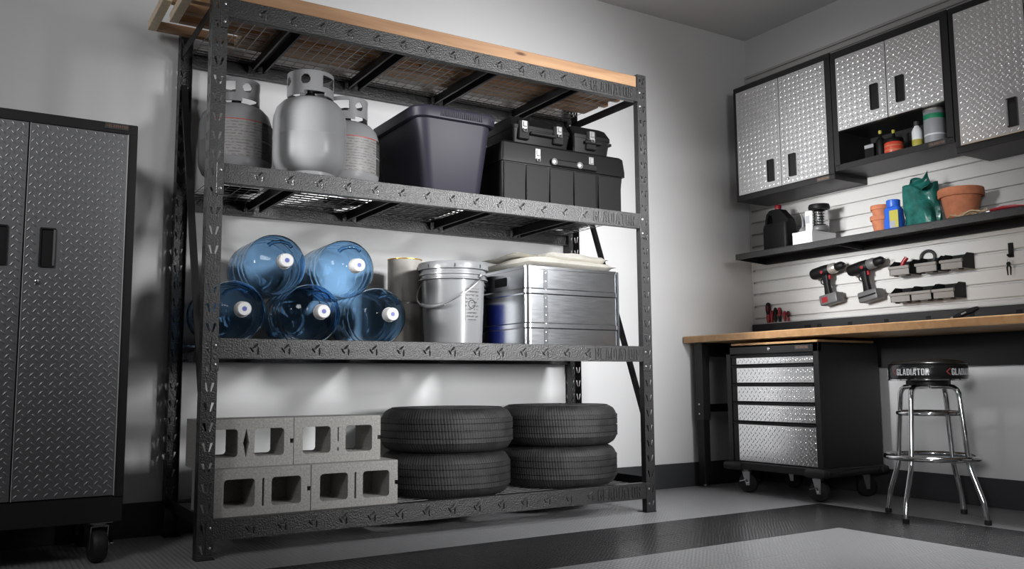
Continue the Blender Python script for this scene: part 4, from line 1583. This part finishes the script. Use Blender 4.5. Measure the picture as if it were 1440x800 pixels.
# cable coil lying over the upper bins
o = on_wall('cable_coil', 'black cable coil looped over the upper parts bins', 'cable', XS - .0095, -.612, 1.352)
G().tube([(.042 * math.cos(2 * PI * i / 24), 0, .036 * math.sin(2 * PI * i / 24)) for i in range(24)], .009, 8, closed=True).build('cable_loop', 'rubber', o, 60)
# hook with small pliers
o = on_wall('tool_hook', 'black hook holding small pliers at the right of the slat wall', 'hook', XS - .002, -1.075, 1.22)
G().box(-.012, .012, -.012, 0, .075, .15, .002).build('hook_plate', 'black_plastic', o)
G().tube([(0, -.01, .09), (0, -.03, .08), (0, -.04, .085)], .006, 8).build('hook_arm', 'black_plastic', o, 60)
o2 = on_wall('small_pliers', 'small black pliers hanging below the slat wall hook', 'pliers', XS - .035, -1.073, 1.20)
G().lathe([(.009, -.006), (.011, 0), (.009, .006)], 14, 'y', (0, 0, .06)).build('joint', 'black_plastic', o2, 40)
for s in (-1, 1):
    G().tube([(0, 0, .06), (s * .009, 0, .04), (s * .007, 0, .0)], [.005, .0045, .003], 8).build('handle', 'black_plastic', o2, 60)
    G().tube([(0, 0, .06), (s * .004, 0, .083)], [.006, .003], 8).build('jaw', 'zinc', o2, 60)

# ------------------------------------------------------------------ workbench
ZB = .953
t = thing('workbench', 'long workbench with butcher block top on black adjustable legs', 'workbench', (3.154, .70, 0), RZ)
BW, BDp = 2.45, XR - .03 - 3.154
G().box(0, BW, 0, BDp, ZB - .043, ZB, .006, 2).build('bench_top', 'butcher', t)
for x in (.045, BW - .12):
    for y in (.05, BDp - .12):
        G().box(x, x + .07, y, y + .062, .42, ZB - .0435, .002).build('leg', 'charcoal_steel', t)
        l = G().box(x + .006, x + .064, y + .005, y + .057, .02, .44, .002).build('leg_extension', 'black_steel', t)
        for k in range(6):
            G().lathe([(.004, 0), (.004, -.001), (0, -.001)], 8, 'y', (x + .035, y + .005, .08 + k * .05)).build('adjust_hole', 'void', l)
        G().lathe([(.03, 0.001), (.032, .006), (.012, .012), (.012, .022)], 18, 'z', (x + .035, y + .031, 0)).build('levelling_foot', 'zinc', t, 40)
        for z in (.46, .52):
            G().lathe([(.006, 0), (.005, -.004), (0, -.005)], 10, 'y', (x + .035, y, z)).build('bolt', 'chrome', t, 40)
    G().box(x + .01, x + .06, .11, BDp - .12, ZB - .13, ZB - .0435).build('side_rail', 'black_steel', t)
    G().box(x + .02, x + .05, .11, BDp - .12, .47, .52).build('side_stretcher', 'black_steel', t)
G().box(.03, BW - .03, BDp - .035, BDp - .008, .74, ZB - .0435).build('rear_apron', 'black_steel', t)
# power strip along the back of the bench
t = thing('power_strip', 'long black power strip along the back edge of the bench', 'power strip', (XS - .034, .69, ZB + .0005), RZ)
G().box(0, 2.3, 0, .033, 0, .092, .003).build('housing', 'charcoal_steel', t)
G().box(0, 2.3, .006, .03, .092, .098, .001).build('top_cap', 'zinc', t)
for x, w in ((.468, .05), (.558, .03), (.785, .03), (1.035, .03), (1.3, .03), (1.55, .03), (1.8, .03)):
    oo = G().box(x - w / 2, x + w / 2, -.003, 0, .03, .066, .001).build('outlet', 'black_plastic', t)
    G().box(x - w / 4, x - w / 4 + .004, -.0036, -.003, .042, .056).build('slot', 'void', oo)
    G().box(x + w / 4 - .004, x + w / 4, -.0036, -.003, .042, .056).build('slot', 'void', oo)
# hand tools standing behind the strip
ZP = ZB + .0995
spec = [(.556, .136, .017, 'black_plastic', 'red_plastic', 'tall black and red screwdriver handle at the left end of the power strip'),
        (.528, .082, .011, 'red_plastic', 'red_plastic', 'short red screwdriver handle next to the tall one'),
        (.496, .098, .011, 'black_plastic', 'black_plastic', 'plain black screwdriver handle among the red ones'),
        (.460, .096, .013, 'red_plastic', 'black_plastic', 'red screwdriver handle with black end behind the power strip'),
        (.419, .070, .010, 'red_plastic', 'red_plastic', 'red plier handle leaning at the right of the tool row'),
        (.388, .068, .009, 'black_plastic', 'red_plastic', 'dark plier handle at the far right of the tool row')]
for y, h, r, m1, m2, lab in spec:
    o = on_wall('screwdriver', lab, 'screwdriver', XS - .018, y, ZP, 'hand tools behind the power strip')
    G().lathe([(r * .6, 0), (r * .75, .01), (r * .9, h * .3), (r * .8, h * .4)], 12).build('collar', m2, o, 40)
    G().lathe([(r * .8, h * .4), (r, h * .55), (r, h * .85), (r * .8, h * .96), (r * .3, h), (0, h)], 12).build('handle', m1, o, 40)
    for k in range(6):
        a = k * PI / 3
        G().bar((r * math.cos(a), r * math.sin(a), h * .56), (r * math.cos(a), r * math.sin(a), h * .84), .003, .003, up=(1, 0, 0)).build('grip_ridge', m2, o)
# knife on the bench
o = on_wall('utility_knife', 'black utility knife clipped to the front of the power strip', 'knife', XS - .0435, -.83, ZB + .060)
g = G().loft([(-.07, -.010, .010, -.006, .006, .005), (-.04, -.013, .013, -.008, .008, .006), (.04, -.013, .013, -.008, .008, .006), (.075, -.008, .008, -.006, .006, .005)], 4)
ROT = Matrix.Translation((0, 0, .008)) @ Matrix.Rotation(PI / 2 - .32, 4, 'Y')
g.xf(ROT).build('handle', 'black_plastic', o, 40)
G().loft([(-.088, -.009, .003, -.001, .001, .0008), (-.07, -.009, .009, -.001, .001, .0008)], 3).xf(ROT).build('blade', 'chrome', o)
G().box(-.004, .004, -.011, -.008, -.02, .01, .001).xf(ROT).build('slider', 'bright_latch', o)

# ------------------------------------------------------------------ rolling tool chest
t = thing('tool_chest', 'rolling five-drawer tool chest with bright tread plate fronts under the bench', 'tool chest', (3.212, .384, 0), RZ)
cw, cd, z0, z1 = .692, .52, .186, .878
g = G()
g.box(0, cw, .025, cd, z0, z1 - .006)
g.box(0, .036, 0, .03, z0, z1, .002)
g.box(cw - .036, cw, 0, .03, z0, z1, .002)
g.box(0, cw, 0, .03, z1 - .052, z1, .002)
g.box(0, cw, 0, cd, z1 - .012, z1, .002)
g.build('carcass', 'charcoal_steel', t)
G().box(.03, cw - .012, .012, cd - .012, z1 + .0005, z1 + .014, .003).build('wood_top', 'butcher', t)
for za, zb_ in ((.765, .812), (.655, .752), (.545, .642), (.430, .532), (.192, .417)):
    dr = G().box(.042, cw - .0365, .004, .024, za - .004, zb_ + .006, .001).build('drawer', 'black_steel', t)
    fc = G().box(.085, cw - .0365, .0, .0045, za, zb_ - .009, .001).build('drawer_front', 'plate', dr)
    stuff(treads(G(), .089, cw - .04, za + .003, zb_ - .012, Fy(0.0)).build('tread_pattern', 'plate', dr, smooth=75, fix=False))
    G().prism([(.012, zb_ - .008), (-.008, zb_ - .004), (-.010, zb_ + .002), (.012, zb_ + .006)], [], .05, cw - .0365, 'yz').build('drawer_pull', 'charcoal_steel', dr)
G().lathe([(.011, 0), (.011, -.005), (.007, -.008), (0, -.008)], 16, 'y', (.345, 0, z1 - .026)).build('lock', 'chrome', t, 40)
badge(t, .535, .63, z1 - .037, z1 - .013, 0)
G().box(-.012, cw + .012, -.012, cd + .01, .142, z0 - .0005, .006, 2).build('base_frame', 'charcoal_steel', t)
for x in (-.03, cw - .11):
    G().box(x, x + .14, -.032, .03, .134, .182, .018, 3).build('bumper', 'rubber', t, 40)
    G().box(x, x + .14, cd - .04, cd + .024, .134, .182, .018, 3).build('bumper', 'rubber', t, 40)
G().box(cw - .012, cw + .026, .03, cd - .04, .138, .176, .012, 2).build('side_bumper', 'rubber', t, 40)
for k in range(3):
    G().lathe([(.006, 0), (.005, .003), (0, .004)], 8, 'x', (cw + .026, .1 + k * .17, .157)).build('bolt', 'black_steel', t)
caster(t, .09, .05, .1415, .058, .036, .5, True)
caster(t, cw - .08, .05, .1415, .058, .036, .35, True)
caster(t, .09, cd - .07, .1415, .058, .036, .2)
caster(t, cw - .08, cd - .07, .1415, .058, .036, 1.2)

# ------------------------------------------------------------------ bar stool
SX, SY = 3.24, -.935
t = thing('bar_stool', 'chrome bar stool with round black vinyl seat in front of the bench', 'stool', (SX, SY, 0))
SR = .178
seat = G().lathe([(.0, .662), (SR - .004, .662), (SR, .668), (SR + .002, .69), (SR + .002, .725), (SR - .003, .742), (SR - .02, .755), (SR - .07, .764), (.0, .766)], 56).build('seat', 'vinyl', t, 50)
G().lathe([(SR + .001, .663), (SR + .004, .664), (SR + .004, .669), (SR + .001, .67)], 56).build('seat_trim', 'chrome', seat, 50)
G().lathe([(SR - .001, .740), (SR + .0015, .743), (SR - .004, .746)], 56).build('seat_piping', 'vinyl', seat, 50)
cam_az = math.atan2(-3.549 - SY, -.785 - SX)


def Fs(u, v, n):
    a = cam_az + u / (SR + .002)
    r = SR + .0022 + n
    return (r * math.cos(a), r * math.sin(a), v)


for kk in (-1, 0, 1, 2):
    u0 = -.152 + kk * .262
    g = lettering(Fs, 'GLADIATOR', u0 + .0, .688, .031, .0006, width=.158)
    g.build('lettering', 'white_print', seat)
    g = lettering(Fs, '<', u0 - .028, .686, .036, .0006, width=.022)
    g.build('chevron_emblem', 'red_print', seat)
G().lathe([(.05, .640), (.1, .642), (.1, .662)], 32).build('swivel_plate', 'black_steel', t, 40)
a0 = PI + .04
legs = []
for k in range(4):
    a = a0 + k * PI / 2
    c, s = math.cos(a), math.sin(a)
    path = [(.02, .634), (.09, .634), (.125, .630), (.142, .618), (.15, .598), (.153, .57), (.180, .275), (.183, .255), (.192, .225), (.232, .115), (.238, .095), (.25, .012)]
    pts = []
    for i in range(len(path)):
        pts.append((path[i][0] * c, path[i][0] * s, path[i][1]))
    l = G().tube(pts, .0125, 14).build('leg', 'chrome', t, 60)
    G().lathe([(.015, 0.0005), (.016, .004), (.0155, .022), (.0125, .024)], 14, 'z', (.2505 * c, .2505 * s, 0)).build('foot_cap', 'rubber', l, 40)


def ring(r, z, tr, nm, m):
    return G().tube([(r * math.cos(2 * PI * i / 48), r * math.sin(2 * PI * i / 48), z) for i in range(48)], tr, 12, closed=True).build(nm, m, t, 60)


ring(.143, .505, .011, 'upper_ring', 'chrome')
ring(.208, .295, .0125, 'foot_ring', 'chrome')
